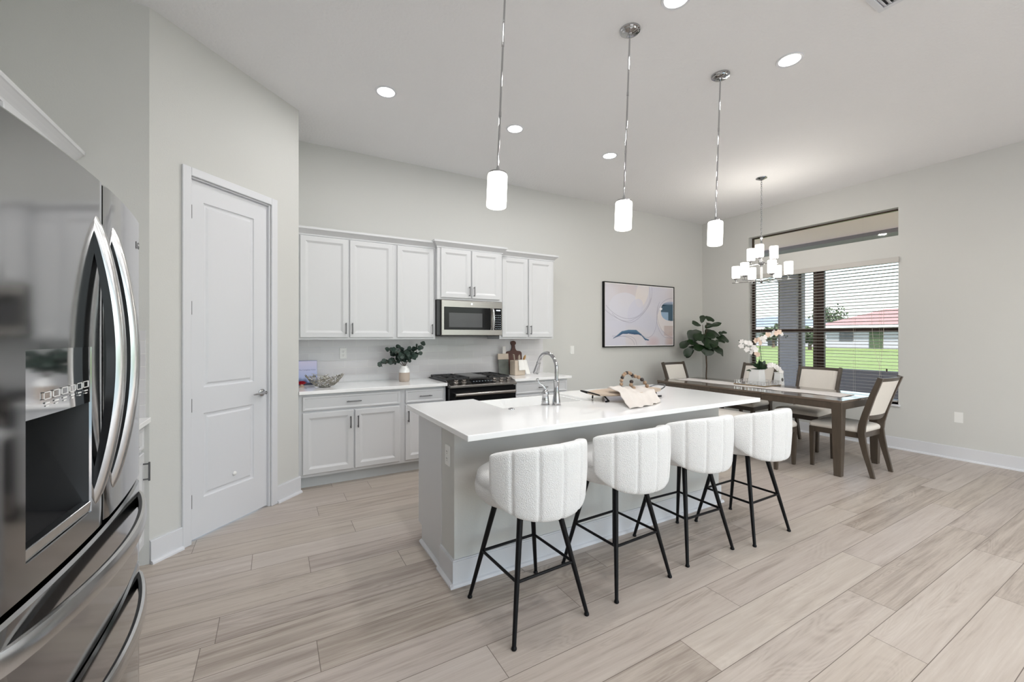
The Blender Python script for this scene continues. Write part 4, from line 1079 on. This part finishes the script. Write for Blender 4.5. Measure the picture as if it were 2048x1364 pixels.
# ------------------------------------------------------------------ plants
def leaf_mesh(mb, base, d, up, L, Wd, curl=.25, shape='fiddle', fold=.12):
    d = Vector(d).normalized(); up = Vector(up); s_ = d.cross(up)
    if s_.length < 1e-4: s_ = d.orthogonal()
    s_.normalize(); n = s_.cross(d).normalized(); N = 9; base = Vector(base)
    prof = {'fiddle': [.04,.36,.60,.66,.72,.90,1.0,.95,.72,.12], 'oval': [.05,.4,.7,.9,1,.98,.88,.7,.42,.05], 'strap': [.5,.75,.9,1,1,.95,.85,.7,.45,.08], 'round': [.15,.6,.85,.97,1,1,.95,.82,.58,.15]}[shape]
    vs = []; fs = []
    for i in range(N+1):
        q = i/N; p = base+d*L*q-n*curl*L*q*q; w = Wd/2*prof[i]
        wv = .02*L*math.sin(q*11) if shape == 'fiddle' else 0
        vs += [p-s_*w+n*(fold*w+wv), p-s_*w*.5+n*fold*w*.3, p, p+s_*w*.5+n*fold*w*.3, p+s_*w+n*(fold*w-wv)]
    for i in range(N):
        for k in range(4): fs.append((i*5+k, i*5+k+1, (i+1)*5+k+1, (i+1)*5+k))
    mb.add(vs, fs)
def fiddle():
    cx, cy = 6.07, 4.28
    t = thing('fiddle_leaf_tree', 'small fiddle leaf fig tree with a bare trunk in the corner behind the table', 'potted plant', (cx, cy, 0))
    B('pot', MB().lathe([(.12,0),(.13,.01),(.155,.28),(.160,.30),(.150,.30),(.145,.27),(.0001,.27)], (cx, cy, 0), 28), 'basket', t, smooth=True)
    B('soil', MB().lathe([(.144,.262),(.14,.274),(.0001,.28)], (cx, cy, 0), 20), 'soil', t, smooth=True)
    rt = Vector((math.cos(R(-29.8)), math.sin(R(-29.8)), 0)); bk = Vector((-rt.y, rt.x, 0)); kx = 1/155.
    def Pp(px, py, dd=0): # px offsets (crop pixels at 9.743/px) from trunk; depth 6.75 m -> 0.000833 m per crop px
        return Vector((cx, cy, 0))+rt*((px-712)*.000833)+bk*dd+Vector((0, 0, .742+(1310-py)*.000833))
    mb = MB(); mb.tube([(cx, cy, .27), (cx+.004, cy, .45), Pp(712, 1310), Pp(722, 1130), Pp(708, 900), Pp(700, 700), Pp(690, 500)], [.012,.011,.010,.010,.010,.008,.006], 8)
    br = [((700,700),(655,480),0),((655,480),(640,330),0),((700,680),(720,470),.03),((720,470),(735,280),.03),((700,760),(520,700),-.05),((700,740),(880,640),.04),((705,830),(560,800),.05),((705,800),(900,760),-.05)]
    for a, b, dd in br: mb.tube([Pp(*a), Pp(*b, dd)], [.006,.004], 6)
    B('trunk', mb, 'bark', t, smooth=True)
    # (base px, tip px, width, depth0, depth1)
    LV = [((620,300),(665,155),85,0,.02),((745,260),(800,165),100,.0,.04),((770,240),(880,235),60,.05,.03),((610,340),(440,300),120,0,-.05),((690,390),(850,290),90,0,.06),((700,400),(935,290),70,.02,-.06),
          ((620,460),(395,570),190,0,.0),((640,520),(480,580),150,-.03,-.10),((600,560),(820,520),130,0,-.08),((760,520),(965,500),150,.03,.05),((900,590),(1145,600),150,0,.03),((980,510),(1130,460),60,.03,.05),((1000,540),(985,470),60,0,0),
          ((860,640),(1040,650),90,-.05,-.04),((420,640),(225,740),120,0,.0),((560,700),(350,650),100,0,-.08),((460,740),(305,900),110,0,-.03),((500,820),(365,955),80,.04,.06),((640,740),(450,790),130,-.06,-.10),
          ((700,700),(580,600),150,-.05,-.10),((690,760),(930,800),190,-.05,-.12),((760,640),(650,890),170,-.06,-.12),((790,620),(920,790),120,.02,.05),((900,740),(1090,890),120,.0,.02),((880,800),(1060,870),90,.05,.08),
          ((700,600),(560,480),120,.05,.10),((720,600),(880,420),130,.05,.12),((720,640),(840,720),140,-.08,-.14),((700,560),(700,760),150,-.06,-.16)]
    mb = MB(); rnd = random.Random(3)
    for a, b, w, d0, d1 in LV:
        p, q = Pp(*a, d0), Pp(*b, d1); dv = q-p
        up = Vector((rnd.uniform(-.3,.3), rnd.uniform(-.3,.3), 1))-bk*rnd.uniform(.5, 1.4)
        leaf_mesh(mb, p, dv, up, dv.length*1.12, w*.00120, rnd.uniform(.05,.25))
    B('foliage', mb, 'leafd', t, smooth=True)
fiddle()
def eucalyptus():
    cx, cy, z0 = 1.222, 4.47, .885
    t = thing('flower_vase', 'white and clay dipped ceramic vase of eucalyptus on the left countertop', 'vase', (cx, cy, z0))
    v = B('vase_body', MB().lathe([(.048,0),(.056,.008),(.058,.03),(.058,.098)], (cx, cy, z0), 28), 'clay', t, smooth=True)
    B('vase_neck', MB().lathe([(.058,.098),(.057,.118),(.052,.138),(.040,.150),(.035,.158),(.036,.168),(.032,.168),(.031,.155),(.0001,.13)], (cx, cy, z0), 28), 'ceram', t, smooth=True)
    rnd = random.Random(8); st = MB(); lf = MB()
    tips = [(-.24,.0,.19),(-.19,.03,.22),(-.12,-.04,.33),(-.16,.02,.34),(-.05,.04,.36),(.03,-.05,.34),(.10,.04,.34),(.16,-.02,.35),(.20,.03,.39),(.14,-.05,.29),(-.06,-.07,.28),(.05,.05,.27),(.0,-.06,.30),(-.10,.06,.28),(.09,-.06,.26)]
    for dx, dy, dzz in tips:
        tip = Vector((cx+dx, cy+dy-.01, z0+dzz)); pts = bez((cx, cy, z0+.14), (cx+dx*.15, cy+dy*.2, z0+.22), (cx+dx*.6, cy+dy*.7, z0+max(dzz, .24)), tip, 9)
        st.tube(pts, .0018, 5)
        for i in range(4, 10):
            for s_ in (-1, 1):
                p = pts[i]; dd = Vector((rnd.uniform(-1,1), rnd.uniform(-1,1), rnd.uniform(-.6,.9)))
                sz = rnd.uniform(.036, .050)
                leaf_mesh(lf, p, dd, (rnd.uniform(-1,1), -1.2, rnd.uniform(0,1)), sz, sz*.95, .1, 'round')
        leaf_mesh(lf, tip, (dx, dy, .1), (0,-1,.5), .046, .044, .1, 'round')
    B('stems', st, 'bark', t, smooth=True); B('foliage', lf, 'leafe', t, smooth=True)
eucalyptus()

# ------------------------------------------------------------------ counter decor
def cover_plane(name, parent, T, w, h, fn, nx=70, nz=90, mat='cover', off=.0):
    me = bpy.data.meshes.new(name); vs = [tuple(T @ Vector((w*(i/(nx-1)-.5), off, h*j/(nz-1)))-wloc(parent)) for j in range(nz) for i in range(nx)]
    me.from_pydata(vs, [], [(j*nx+i, j*nx+i+1, (j+1)*nx+i+1, (j+1)*nx+i) for j in range(nz-1) for i in range(nx-1)])
    ca = me.color_attributes.new('Col', 'FLOAT_COLOR', 'POINT'); dat = []
    for j in range(nz):
        for i in range(nx): c = fn(i/(nx-1), j/(nz-1)); dat += [c[0], c[1], c[2], 1]
    ca.data.foreach_set('color', dat); me.materials.append(M[mat]); o = bpy.data.objects.new(name, me); COL.objects.link(o); o.parent = parent
    return o
def book():
    cx, cy, z0 = .292, 4.60, .885; w, h, th = .178, .245, .012
    t = thing('book', 'blue-covered book leaning upright against the backsplash in the counter corner', 'book', (cx, cy, z0))
    T = Matrix.Translation((cx, cy, z0)) @ Matrix.Rotation(R(-10), 4, 'X')
    B('cover', MB(T).box(-w/2, w/2, 0, th, 0, h), pmat('book_blue', lin(120, 140, 190), .4, nscale=4, nvar=.05), t, bevel=.001)
    A = lambda r, g, b: Vector(lin(r, g, b)[:3])
    def fn(u, v):
        c = A(150, 175, 225).lerp(A(205, 200, 228), v)
        if v < .42:
            hz_ = .28+.06*math.sin(u*7)+.03*math.sin(u*19)
            c = c.lerp(A(28, 50, 110), max(0, min(1, (hz_-v)/.18)))
        if v < .09: c = A(18, 28, 60)
        if .76 < u < .94 and .32 < v < .385: c = A(18, 22, 48)
        return c
    cv = cover_plane('cover_art', t, T, w-.004, h-.004, fn, off=-.0012)
    text('title', 'The Complete Home', .0175, T @ Matrix.Translation((0, -.002, h*.62)) @ Matrix.Rotation(R(90), 4, 'X'), pmat_get('title_ink', lin(90, 100, 150)), t, .0003)
def pmat_get(n, c):
    if n not in M: M[n] = pmat(n, c, .5, nscale=5, nvar=.02)
    return n
book()
def bowl():
    cx, cy, z0 = .425, 4.36, .885; rnd = random.Random(11); mb = MB()
    def srf(a, q):  # bowl surface, q 0..1 bottom to rim
        r = .05+.10*q**.8; return Vector((cx+r*math.cos(a)*1.1, cy+r*math.sin(a)*.9, z0+.008+.10*q**1.3))
    for k in range(230):
        a = rnd.uniform(0, 2*PI); q = rnd.uniform(0, .9)**.8; p = srf(a, q); p2 = srf(a+rnd.uniform(-.5,.5), min(1.12, q+rnd.uniform(.08,.3)))
        m = (p+p2)/2+Vector((rnd.uniform(-.006,.006), rnd.uniform(-.006,.006), rnd.uniform(-.004,.006)))
        mb.tube([p, m, p2], [.0028,.0036,.0016], 5)
    mb.lathe([(.0001,0),(.05,.0),(.055,.006),(.0001,.008)], (cx, cy, z0), 16)
    tag(B('twig_bowl', mb, 'pewter'), 'open metal bowl woven from silvery twigs on the left countertop', 'bowl')
    mb = MB(); c = Vector((.232, 4.44, z0+.042))
    t = thing('rose_ornament', 'small red rose on a pale holder in front of the blue book', 'ornament', (c.x, c.y, z0))
    for i in range(22):
        a = i*2.4; r = .004+.0011*i; leaf_mesh(mb, c+Vector((r*.6*math.cos(a), r*.6*math.sin(a), -.016)), (math.cos(a)*r*20, math.sin(a)*r*20, 1-.02*i), (math.cos(a), math.sin(a), .1), .034, .03, -.2, 'round')
    B('rose', mb, 'red', t, smooth=True)
    B('holder', MB().lathe([(.022,0),(.024,.006),(.014,.014),(.016,.03),(.010,.034)], (c.x, c.y, z0), 14), 'board', t, smooth=True)
bowl()
def boards():
    z0 = .885; y = 4.62
    # round-shouldered walnut board with handle, leaning
    def lean(cx, cy, ang): return Matrix.Translation((cx, cy, z0)) @ Matrix.Rotation(R(ang), 4, 'X')
    def flat(poly, T, th, m, name, label, hole=None):
        mb = MB(T); n = len(poly)
        mb.loops([[(x, 0, z) for x, z in poly], [(x, th, z) for x, z in poly]]); o = B(name, mb, m, bevel=.003)
        return tag(o, label, 'cutting board')
    w = .118; poly = [(-w, 0), (w, 0), (w, .26)]+[(w-.035+.035*math.cos(a), .26+.035*math.sin(a)) for a in [R(k*15) for k in range(1, 7)]]+[(.045,.300),(.032,.315),(.024,.335),(.022,.375)]
    poly += [(.040*math.cos(a), .400+.030*math.sin(a)) for a in [R(-30+k*24) for k in range(11)]]
    poly += [(-.022,.375),(-.024,.335),(-.032,.315),(-.045,.300)]+[(-w+.035+.035*math.cos(a), .26+.035*math.sin(a)) for a in [R(90+k*15) for k in range(0, 6)]]+[(-w, .26)]
    flat(poly, lean(2.712, 4.655, -6), .018, 'walnut', 'cutting_board', 'dark walnut paddle board with round-knobbed handle, rearmost on the right countertop')
    w = .072
    t = thing('cutting_board', 'grey marble paddle board with pale band and white handle beside the range', 'cutting board', (2.523, 4.59, z0))
    T = lean(2.523, 4.60, -7)
    B('marble_slab', MB(T).box(-w, w, 0, .014, 0, .195), 'marbleg', t, bevel=.003)
    B('wood_band', MB(T).box(-w-.004, w+.004, -.001, .015, .195, .268), 'spoonp', t, bevel=.002)
    B('board_handle', MB(T).box(-.004, .044, 0, .014, .268, .365), 'marblew', t, bevel=.006)
    # utensil crock board: square pale crock with towel and spoons
    t = thing('utensil_crock', 'pale square crock holding wooden spoons on the right countertop', 'crock', (2.645, 4.50, z0))
    x0, x1, y0, y1, zt = 2.585, 2.735, 4.44, 4.57, z0+.185
    mb = MB(); o = lambda i, z: [(x0+i, y0+i, z), (x1-i, y0+i, z), (x1-i, y1-i, z), (x0+i, y1-i, z)]
    mb.loops([o(.006, z0), o(0, z0+.01), o(0, zt-.004), o(.004, zt), o(.010, zt), o(.012, z0+.02)]); B('crock_body', mb, 'spoonp', t, bevel=.006)
    def sp(name, label, base, tip, m, head, slot=False):
        b, tp = Vector(base), Vector(tip); d = (tp-b).normalized(); s = thing(name, label, 'spoon', tuple(b))
        B('spoon_handle', MB().tube([b, b+(tp-b)*.62], [.005,.006], 8), m, s, smooth=True)
        mb = MB(); q = b+(tp-b)*.55
        if head == 'flat':
            mb.tube([q, q+d*.04, tp], [.008,.016,.019], 12, flat=.3)
        else:
            mb.tube([q, q+d*.015, q+d*.035, q+d*.06, q+d*.078, q+d*.088], [.007,.017,.025,.024,.015,.004], 14, flat=.3)
        hd = B('spoon_head', mb, m, s, smooth=True)
        if slot: mb = MB(); c = q+d*.05; mb.lathe([(.008,0),(.008,.0015)], c+Vector((0,-.009,0)), 12, axis=(0,-1,.1)); B('spoon_hole', mb, 'slot', hd)
    sp('wooden_spatula', 'pale wooden spatula leaning left in the crock', (2.64, 4.50, z0+.03), (2.577, 4.46, z0+.262), 'spoonp', 'flat')
    sp('wooden_spoon', 'pale wooden spoon with a round hole in the crock', (2.66, 4.505, z0+.03), (2.664, 4.46, z0+.285), 'spoonp', 'bowl', True)
    sp('wooden_spoon', 'honey-coloured wooden spoon leaning right in the crock', (2.675, 4.50, z0+.03), (2.762, 4.455, z0+.285), 'spoon', 'bowl')
    # white towel over the crock's front right
    mb = MB()
    def tp(i, j):
        u, v = i/14, j/24
        if v < .12: yy = 4.50-.068*v/.12; zz = zt+.004
        else: q = (v-.12)/.88; yy = 4.432-.012*q-.004*math.sin(u*9); zz = zt+.004-q*(.125 if u < .62 else .178)
        xx = 2.632+u*.115+(.055*u*max(0, v-.12)) ; return (xx, yy+.003*math.sin(u*14+v*2), max(zz, z0+.004))
    mb.grid(tp, 15, 25); tag(B('dish_towel', mb, 'ceramcloth' if 'ceramcloth' in M else 'runner', smooth=True, solid=.004), 'white dish towel draped over the utensil crock', 'towel')
M['ceramcloth'] = pmat('white_cotton', lin(238, 236, 232), .9, nscale=60, nvar=.05, bump=.3, bscale=200)
boards()

def island_decor():
    z0 = IZ
    cx, cy = 2.36, 2.36; a_ = .34; b_ = .15; zb = z0+.048
    t = thing('serving_board', 'oval pale wood serving board with wire loop handles on the island', 'serving board', (cx, cy, z0))
    def ov(rx, ry, z, n=48): 
        return [(cx+rx*math.copysign(abs(math.cos(k*2*PI/n))**.8, math.cos(k*2*PI/n)), cy+ry*math.copysign(abs(math.sin(k*2*PI/n))**.85, math.sin(k*2*PI/n)), z) for k in range(n)]
    mb = MB(); mb.loops([ov(a_-.02, b_-.015, zb-.006), ov(a_, b_, zb), ov(a_+.004, b_+.004, zb+.010), ov(a_-.004, b_-.004, zb+.012), ov(a_-.03, b_-.03, zb+.004)])
    B('board', mb, 'board', t, smooth=True)
    for s_ in (-1, 1):
        ex = cx+s_*(a_-.03); pts = [(ex, cy-.065, zb)]+bez((ex, cy-.065, zb), (ex+s_*.15, cy-.075, zb+.045), (ex+s_*.15, cy+.075, zb+.045), (ex, cy+.065, zb), 14)
        B('handle', MB().tube(pts, .005, 8), 'nickel' if s_ > 0 else 'black', t, smooth=True)
        mb = MB(); mb.tube([(cx+s_*.25, cy-.09, z0+.0065), (cx+s_*.27, cy-.06, zb-.004), (cx+s_*.27, cy+.06, zb-.004), (cx+s_*.25, cy+.09, z0+.0065)], .006, 8)
        mb.tube([(cx+s_*.25, cy-.09, z0+.0065), (cx+s_*.29, cy-.10, z0+.0065)], .006, 8)
        B('foot', mb, 'black', t, smooth=True)
    # beads
    g = thing('bead_garland', 'chunky wooden bead garland looped upright on the serving board', 'bead garland', (2.42, 2.38, zb))
    P1 = bez((2.335, 2.37, zb+.028), (2.30, 2.36, zb+.13), (2.42, 2.40, zb+.17), (2.475, 2.40, zb+.120), 9)
    P2 = bez((2.475, 2.40, zb+.10), (2.53, 2.40, zb+.13), (2.59, 2.38, zb+.07), (2.60, 2.36, zb+.03), 5)
    P3 = bez((2.47, 2.385, zb+.095), (2.44, 2.37, zb+.07), (2.40, 2.36, zb+.05), (2.43, 2.34, zb+.026), 3)
    for i, p in enumerate(P1+P2[1:]+P3[1:]):
        B('bead', MB().sphere(p, .0138 if i < 10 else .0155, 14), 'bead' if i % 3 else 'beadd', g, smooth=True)
    B('string', MB().tube(P1+P2, .003, 6), 'beadd', g)
    # towel
    mb = MB(); n1, n2 = 34, 30
    def tp(i, j):
        u = i/(n1-1); v = j/(n2-1)          # v 0 on board -> 1 front edge on the counter
        x = 2.215+.33*u+(v)*(-.20+.08*u); y = 2.40-.10*v
        if v < .38: q = v/.38; yy = 2.40-.19*q; z = zb+.022+.012*math.sin(u*6+1)+.020*math.sin(PI*u)*(1-q)
        else:
            q = (v-.38)/.62; yy = 2.21-.24*q-.05*u*0; z = zb+.022-(.058)*min(1, q*1.25)**1.2+.012*math.sin(u*6+1)*(1-q)
            yy += .10*u*u*q
        z += .004*math.sin(u*23+v*5)+.003*math.sin(v*17)
        return (x+.004*math.sin(v*30)*(u in (0, 1)), yy+(.006*math.sin(u*40) if v > .97 else 0), max(z, z0+.004))
    mb.grid(tp, n1, n2); tag(B('linen_towel', mb, 'towel', smooth=True, solid=.003), 'pale fringed linen towel draped off the serving board onto the island', 'towel')
island_decor()

def table_decor():
    z0 = .7530; x0, x1, y0, y1 = 5.18, 5.545, 2.86, 3.26
    t = thing('decorative_tray', 'mirrored tray with a square-ring chrome gallery on the dining table', 'tray', ((x0+x1)/2, (y0+y1)/2, z0))
    B('tray_base', MB().box(x0, x1, y0, y1, z0, z0+.010), 'gold', t, bevel=.002)
    B('mirror_inlay', MB().box(x0+.008, x1-.008, y0+.008, y1-.008, z0+.010, z0+.0115), 'mirror', t)
    mb = MB(); s = .038; h = .044; r = .0022
    def ring(p, d):
        q = [p, p+d*s, p+d*s+Vector((0,0,h)), p+Vector((0,0,h)), p]
        for a, b in zip(q, q[1:]): mb.tube([a, b], r, 5)
    zr = z0+.012
    for i in range(8): 
        for x in (x0+.006, x1-.006): ring(Vector((x, y0+.012+i*.0478, zr)), Vector((0,1,0)))
    for i in range(7):
        for y in (y0+.006, y1-.006): ring(Vector((x0+.012+i*.0495, y, zr)), Vector((1,0,0)))
    B('gallery_rings', mb, 'mirror', t)
    def planter(cx, cy, zb, wb, wt, h, label, emblem=False):
        p = thing('orchid_planter', label, 'planter', (cx, cy, zb)); mb = MB()
        o = lambda w, z: [(cx-w, cy-w, zb+z), (cx+w, cy-w, zb+z), (cx+w, cy+w, zb+z), (cx-w, cy+w, zb+z)]
        mb.loops([o(wb, 0), o(wt, h*.93), o(wt+.004, h*.94), o(wt+.004, h), o(wt-.004, h), o(wt-.008, h*.85)]); B('pot', mb, 'ceram', p, bevel=.004)
        B('moss', MB().box(cx-wt+.006, cx+wt-.006, cy-wt+.006, cy+wt-.006, zb+h*.7, zb+h*.87), 'soil', p)
        if emblem: B('medallion', MB().lathe([(.022,0),(.022,.002),(.015,.003),(.0001,.003)], (cx-.0, cy-(wb+wt)/2-.002, zb+h*.45), 16, axis=(0,-1,.1)), 'nickel', p)
        return p
    cx, cy = 5.36, 3.06; zb = z0+.0116
    p = planter(cx, cy, zb, .074, .062, .185, 'white tapered square pot of tall white orchids on the mirrored tray')
    rt = Vector((.868, -.497, 0)); bk = Vector((.497, .868, 0))
    def W_(px, py, d=0):  # crop px (8.525/px), depth 5.336 -> 0.000752 m per crop px; anchored at (640,1110) = pot centre at table
        return Vector((cx, cy, .745))+rt*((px-640)*.000752)+bk*d+Vector((0,0,(1110-py)*.000752))
    st = MB()
    s1 = bez(W_(690,850), W_(700,560), W_(600,420), W_(850,280), 14)+bez(W_(850,280), W_(950,235), W_(1050,250), W_(1165,285), 8)[1:]
    s2 = bez(W_(680,850), W_(640,650), W_(560,580), W_(460,500), 8)+bez(W_(460,500), W_(420,440), W_(400,400), W_(345,355), 5)[1:]
    st.tube(s1, .0028, 6); st.tube(s2, .0026, 6)
    st.tube([W_(705,860), W_(712,650), W_(695,445)], [.004,.004,.0035], 6)
    B('stems', st, 'leafo', p, smooth=True)
    lf = MB()
    for a, b, w, d in (((690,840),(590,740),70,-.02),((700,840),(760,700),80,-.03),((680,840),(480,860),50,0),((700,840),(860,800),60,.02),((680,830),(660,690),70,-.04),((700,835),(690,720),60,-.05),((690,830),(560,745),50,.03),((710,835),(740,770),90,-.05)):
        pa, pb = W_(*a), W_(*b, d); leaf_mesh(lf, pa, pb-pa+Vector((0,0,.01)), -bk+Vector((0,0,.6)), (pb-pa).length*1.05, w*.00075, .15, 'strap')
    B('leaves', lf, 'leafo', p, smooth=True)
    rnd = random.Random(4)
    def flower(mb, c, size, n_=None):
        n_ = n_ or (-bk+rt*rnd.uniform(-.5,.5)+Vector((0,0,rnd.uniform(-.3,.3)))); n_.normalize(); a0 = rnd.uniform(0, 6)
        s_ = n_.orthogonal().normalized(); u_ = n_.cross(s_)
        for k in range(5):
            a = a0+k*2*PI/5; d = s_*math.cos(a)+u_*math.sin(a); leaf_mesh(mb, c, d+n_*.12, n_, size*(1.15 if k % 2 else 1.05), size*.95, .1, 'round')
    f1, f2 = MB(), MB()
    for q, s_, m in [((365,365),.028,0),((360,440),.032,0),((430,380),.03,0),((480,390),.032,0),((455,500),.034,0),((520,400),.032,0),((560,470),.040,0),((600,500),.038,0),((530,545),.032,0),((610,560),.034,1),((640,590),.03,1),((600,350),.034,1),((650,330),.03,1),((680,390),.032,1),((740,350),.03,0),
                    ((760,295),.028,0),((810,250),.032,1),((860,250),.03,0),((900,215),.034,0),((950,225),.034,1),((1000,205),.032,1),((1040,240),.026,0),((700,310),.026,0)]:
        flower((f1, f2)[m], W_(*q, -.02), s_)
    B('blossoms', f1, 'petal', p, smooth=True); B('blush_blossoms', f2, 'petalp', p, smooth=True)
    bd = MB()
    for q in ((1100,255),(1130,300),(1160,270),(340,350)): bd.sphere(W_(*q), .007, 8)
    B('buds', bd, 'leafo', p)
    cx2, cy2 = 5.61, 2.925
    p2 = planter(cx2, cy2, .7452, .046, .036, .165, 'small white pot with grey medallion on the table, right of the mirrored tray', True)
    f3 = MB(); s3 = MB(); b0 = Vector((cx2, cy2, zb+.14))
    pts = bez(b0, b0+Vector((-.02,.0,.09)), b0+rt*-.10+Vector((0,0,.11)), b0+rt*-.13+Vector((0,0,.085)), 8); s3.tube(pts, .002, 5)
    for k, pnt in enumerate(pts[2:]): flower(f3, pnt+Vector((0,0,.004)), .03)
    for k in range(3): flower(f3, b0+rt*(-.01+.012*k)-bk*.02+Vector((0,0,.045-.015*k)), .03)
    B('stem', s3, 'leafo', p2); B('blossoms', f3, 'petal', p2, smooth=True)
table_decor()

# ------------------------------------------------------------------ outside
def outside():
    gz = -.12
    g = MB().box(9.9, 120, -60, 90, gz-.05, gz); tag(B('lawn', g, 'grass'), 'wide green lawn beyond the patio', 'lawn', kind='stuff')
    tag(B('patio_slab', MB().box(6.75, 9.9, -6, 14, -.17, -.06), 'paver'), 'paved patio floor just outside the window', 'patio')
    tag(B('patio_knee_wall', MB().box(9.62, 9.74, -1, 4.53, -.06, .735), pmat('dark_patio_wall', lin(110, 104, 108), .8, nscale=6, nvar=.1)), 'low dark grey wall along the patio edge', 'wall')
    t = thing('patio_roof', 'covered patio roof with beige soffit seen through the transom window', 'roof', (8.3, 4, 3.0))
    B('soffit', MB().box(6.75, 8.35, -3, 12, 3.05, 3.2), 'soffit', t)
    B('roof_beam', MB().box(8.35, 10.1, -3, 12, 2.99, 3.25), 'stucco', t)
    mb = MB(); mb.box(9.5, 9.86, 4.60, 4.94, -.06, 2.99); mb.box(9.46, 9.90, 4.56, 4.98, -.06, .06)
    tag(B('patio_column', mb, 'stucco', bevel=.01), 'square grey stucco column standing on the patio edge', 'column')
    for y in (4.57, 4.985):
        o = B('screen_post', MB().box(9.58, 9.63, y-.025, y+.025, -.06, 2.99), 'bronze')
        tag(o, 'dark slim screen post touching the '+('right' if y < 4.8 else 'left')+' side of the stucco column', 'post')
    # recessed light in the lanai ceiling
    downlight(8.97, 3.0, 'small lit downlight in the covered patio ceiling, seen through the transom', 'patio ceiling lights', z=2.99)
    # neighbouring houses
    def house(cx, y0, y1, depth, zt, ridge, label, roofm):
        h = thing('house', label, 'house', (cx+depth/2, (y0+y1)/2, gz))
        B('walls', MB().box(cx, cx+depth, y0, y1, gz, zt), 'house', h)
        o = .7; mb = MB(); rl = (y1-y0)*.5
        a = [(cx-o, y0-o, zt), (cx-o, y1+o, zt), (cx+depth+o, y1+o, zt), (cx+depth+o, y0-o, zt)]
        rm = [(cx+depth/2, y0+depth*.5, ridge), (cx+depth/2, y1-depth*.5, ridge)]
        mb.add(a+rm, [(0,1,5,4), (2,3,4,5), (1,2,5), (3,0,4), (3,2,1,0)]); B('roof', mb, roofm, h)
        B('fascia', MB().box(cx-o-.03, cx-o, y0-o, y1+o, zt-.32, zt+.02), 'trim', h)
        n = 3; L = (y1-y0)
        for k, (fa, fb, za, zb, m) in enumerate(((.12, .22, .9, 2.1, 'gglass'), (.36, .46, .1, 2.2, 'dark'), (.60, .69, .1, 2.3, 'hedge'), (.80, .9, .9, 2.1, 'gglass'))):
            B('window' if m == 'gglass' else 'doorway' if m == 'dark' else 'climbing_plant', MB().box(cx-.06, cx-.001, y0+L*fa, y0+L*fb, gz+za, gz+zb), m, h)
    house(62, 12.0, 26.5, 9, 2.75, 4.8, 'neighbouring house with a terracotta hip roof across the lawn', 'roof')
    house(66, 30.0, 43.0, 9, 2.75, 4.6, 'farther house with a blue-grey roof, seen left of the stucco column', 'houseb')
    def tree(x, y, r, h, label, seed):
        t_ = thing('tree', label, 'tree', (x, y, gz)); rnd = random.Random(seed); mb = MB()
        for k in range(16):
            c = Vector((x+rnd.uniform(-r,r)*.7, y+rnd.uniform(-r,r)*.7, gz+h-r*rnd.uniform(.4,1.3))); rr = r*rnd.uniform(.35,.55)
            for q in range(70):
                d = Vector((rnd.gauss(0,1), rnd.gauss(0,1), rnd.gauss(0,1))).normalized(); pp = c+d*rr*rnd.uniform(.8,1.05)
                leaf_mesh(mb, pp, (rnd.uniform(-1,1), rnd.uniform(-1,1), rnd.uniform(-1,1)), d, .35, .3, .1, 'oval')
        B('crown', mb, 'hedge', t_); B('trunk', MB().tube([(x, y, gz), (x, y, gz+h-r)], [.2,.12], 8), 'bark', t_)
    tree(82, 34.4, 2.8, 6.6, 'bushy tree rising behind the terracotta roof on its left', 1)
    tree(50, 22.9, 1.0, 2.5, 'small shrub-like tree between the two neighbouring houses', 2)
    tree(57, 30.4, 1.2, 3.1, 'leafy tree in front of the blue-grey roofed house', 6)
    # trees far behind
outside()
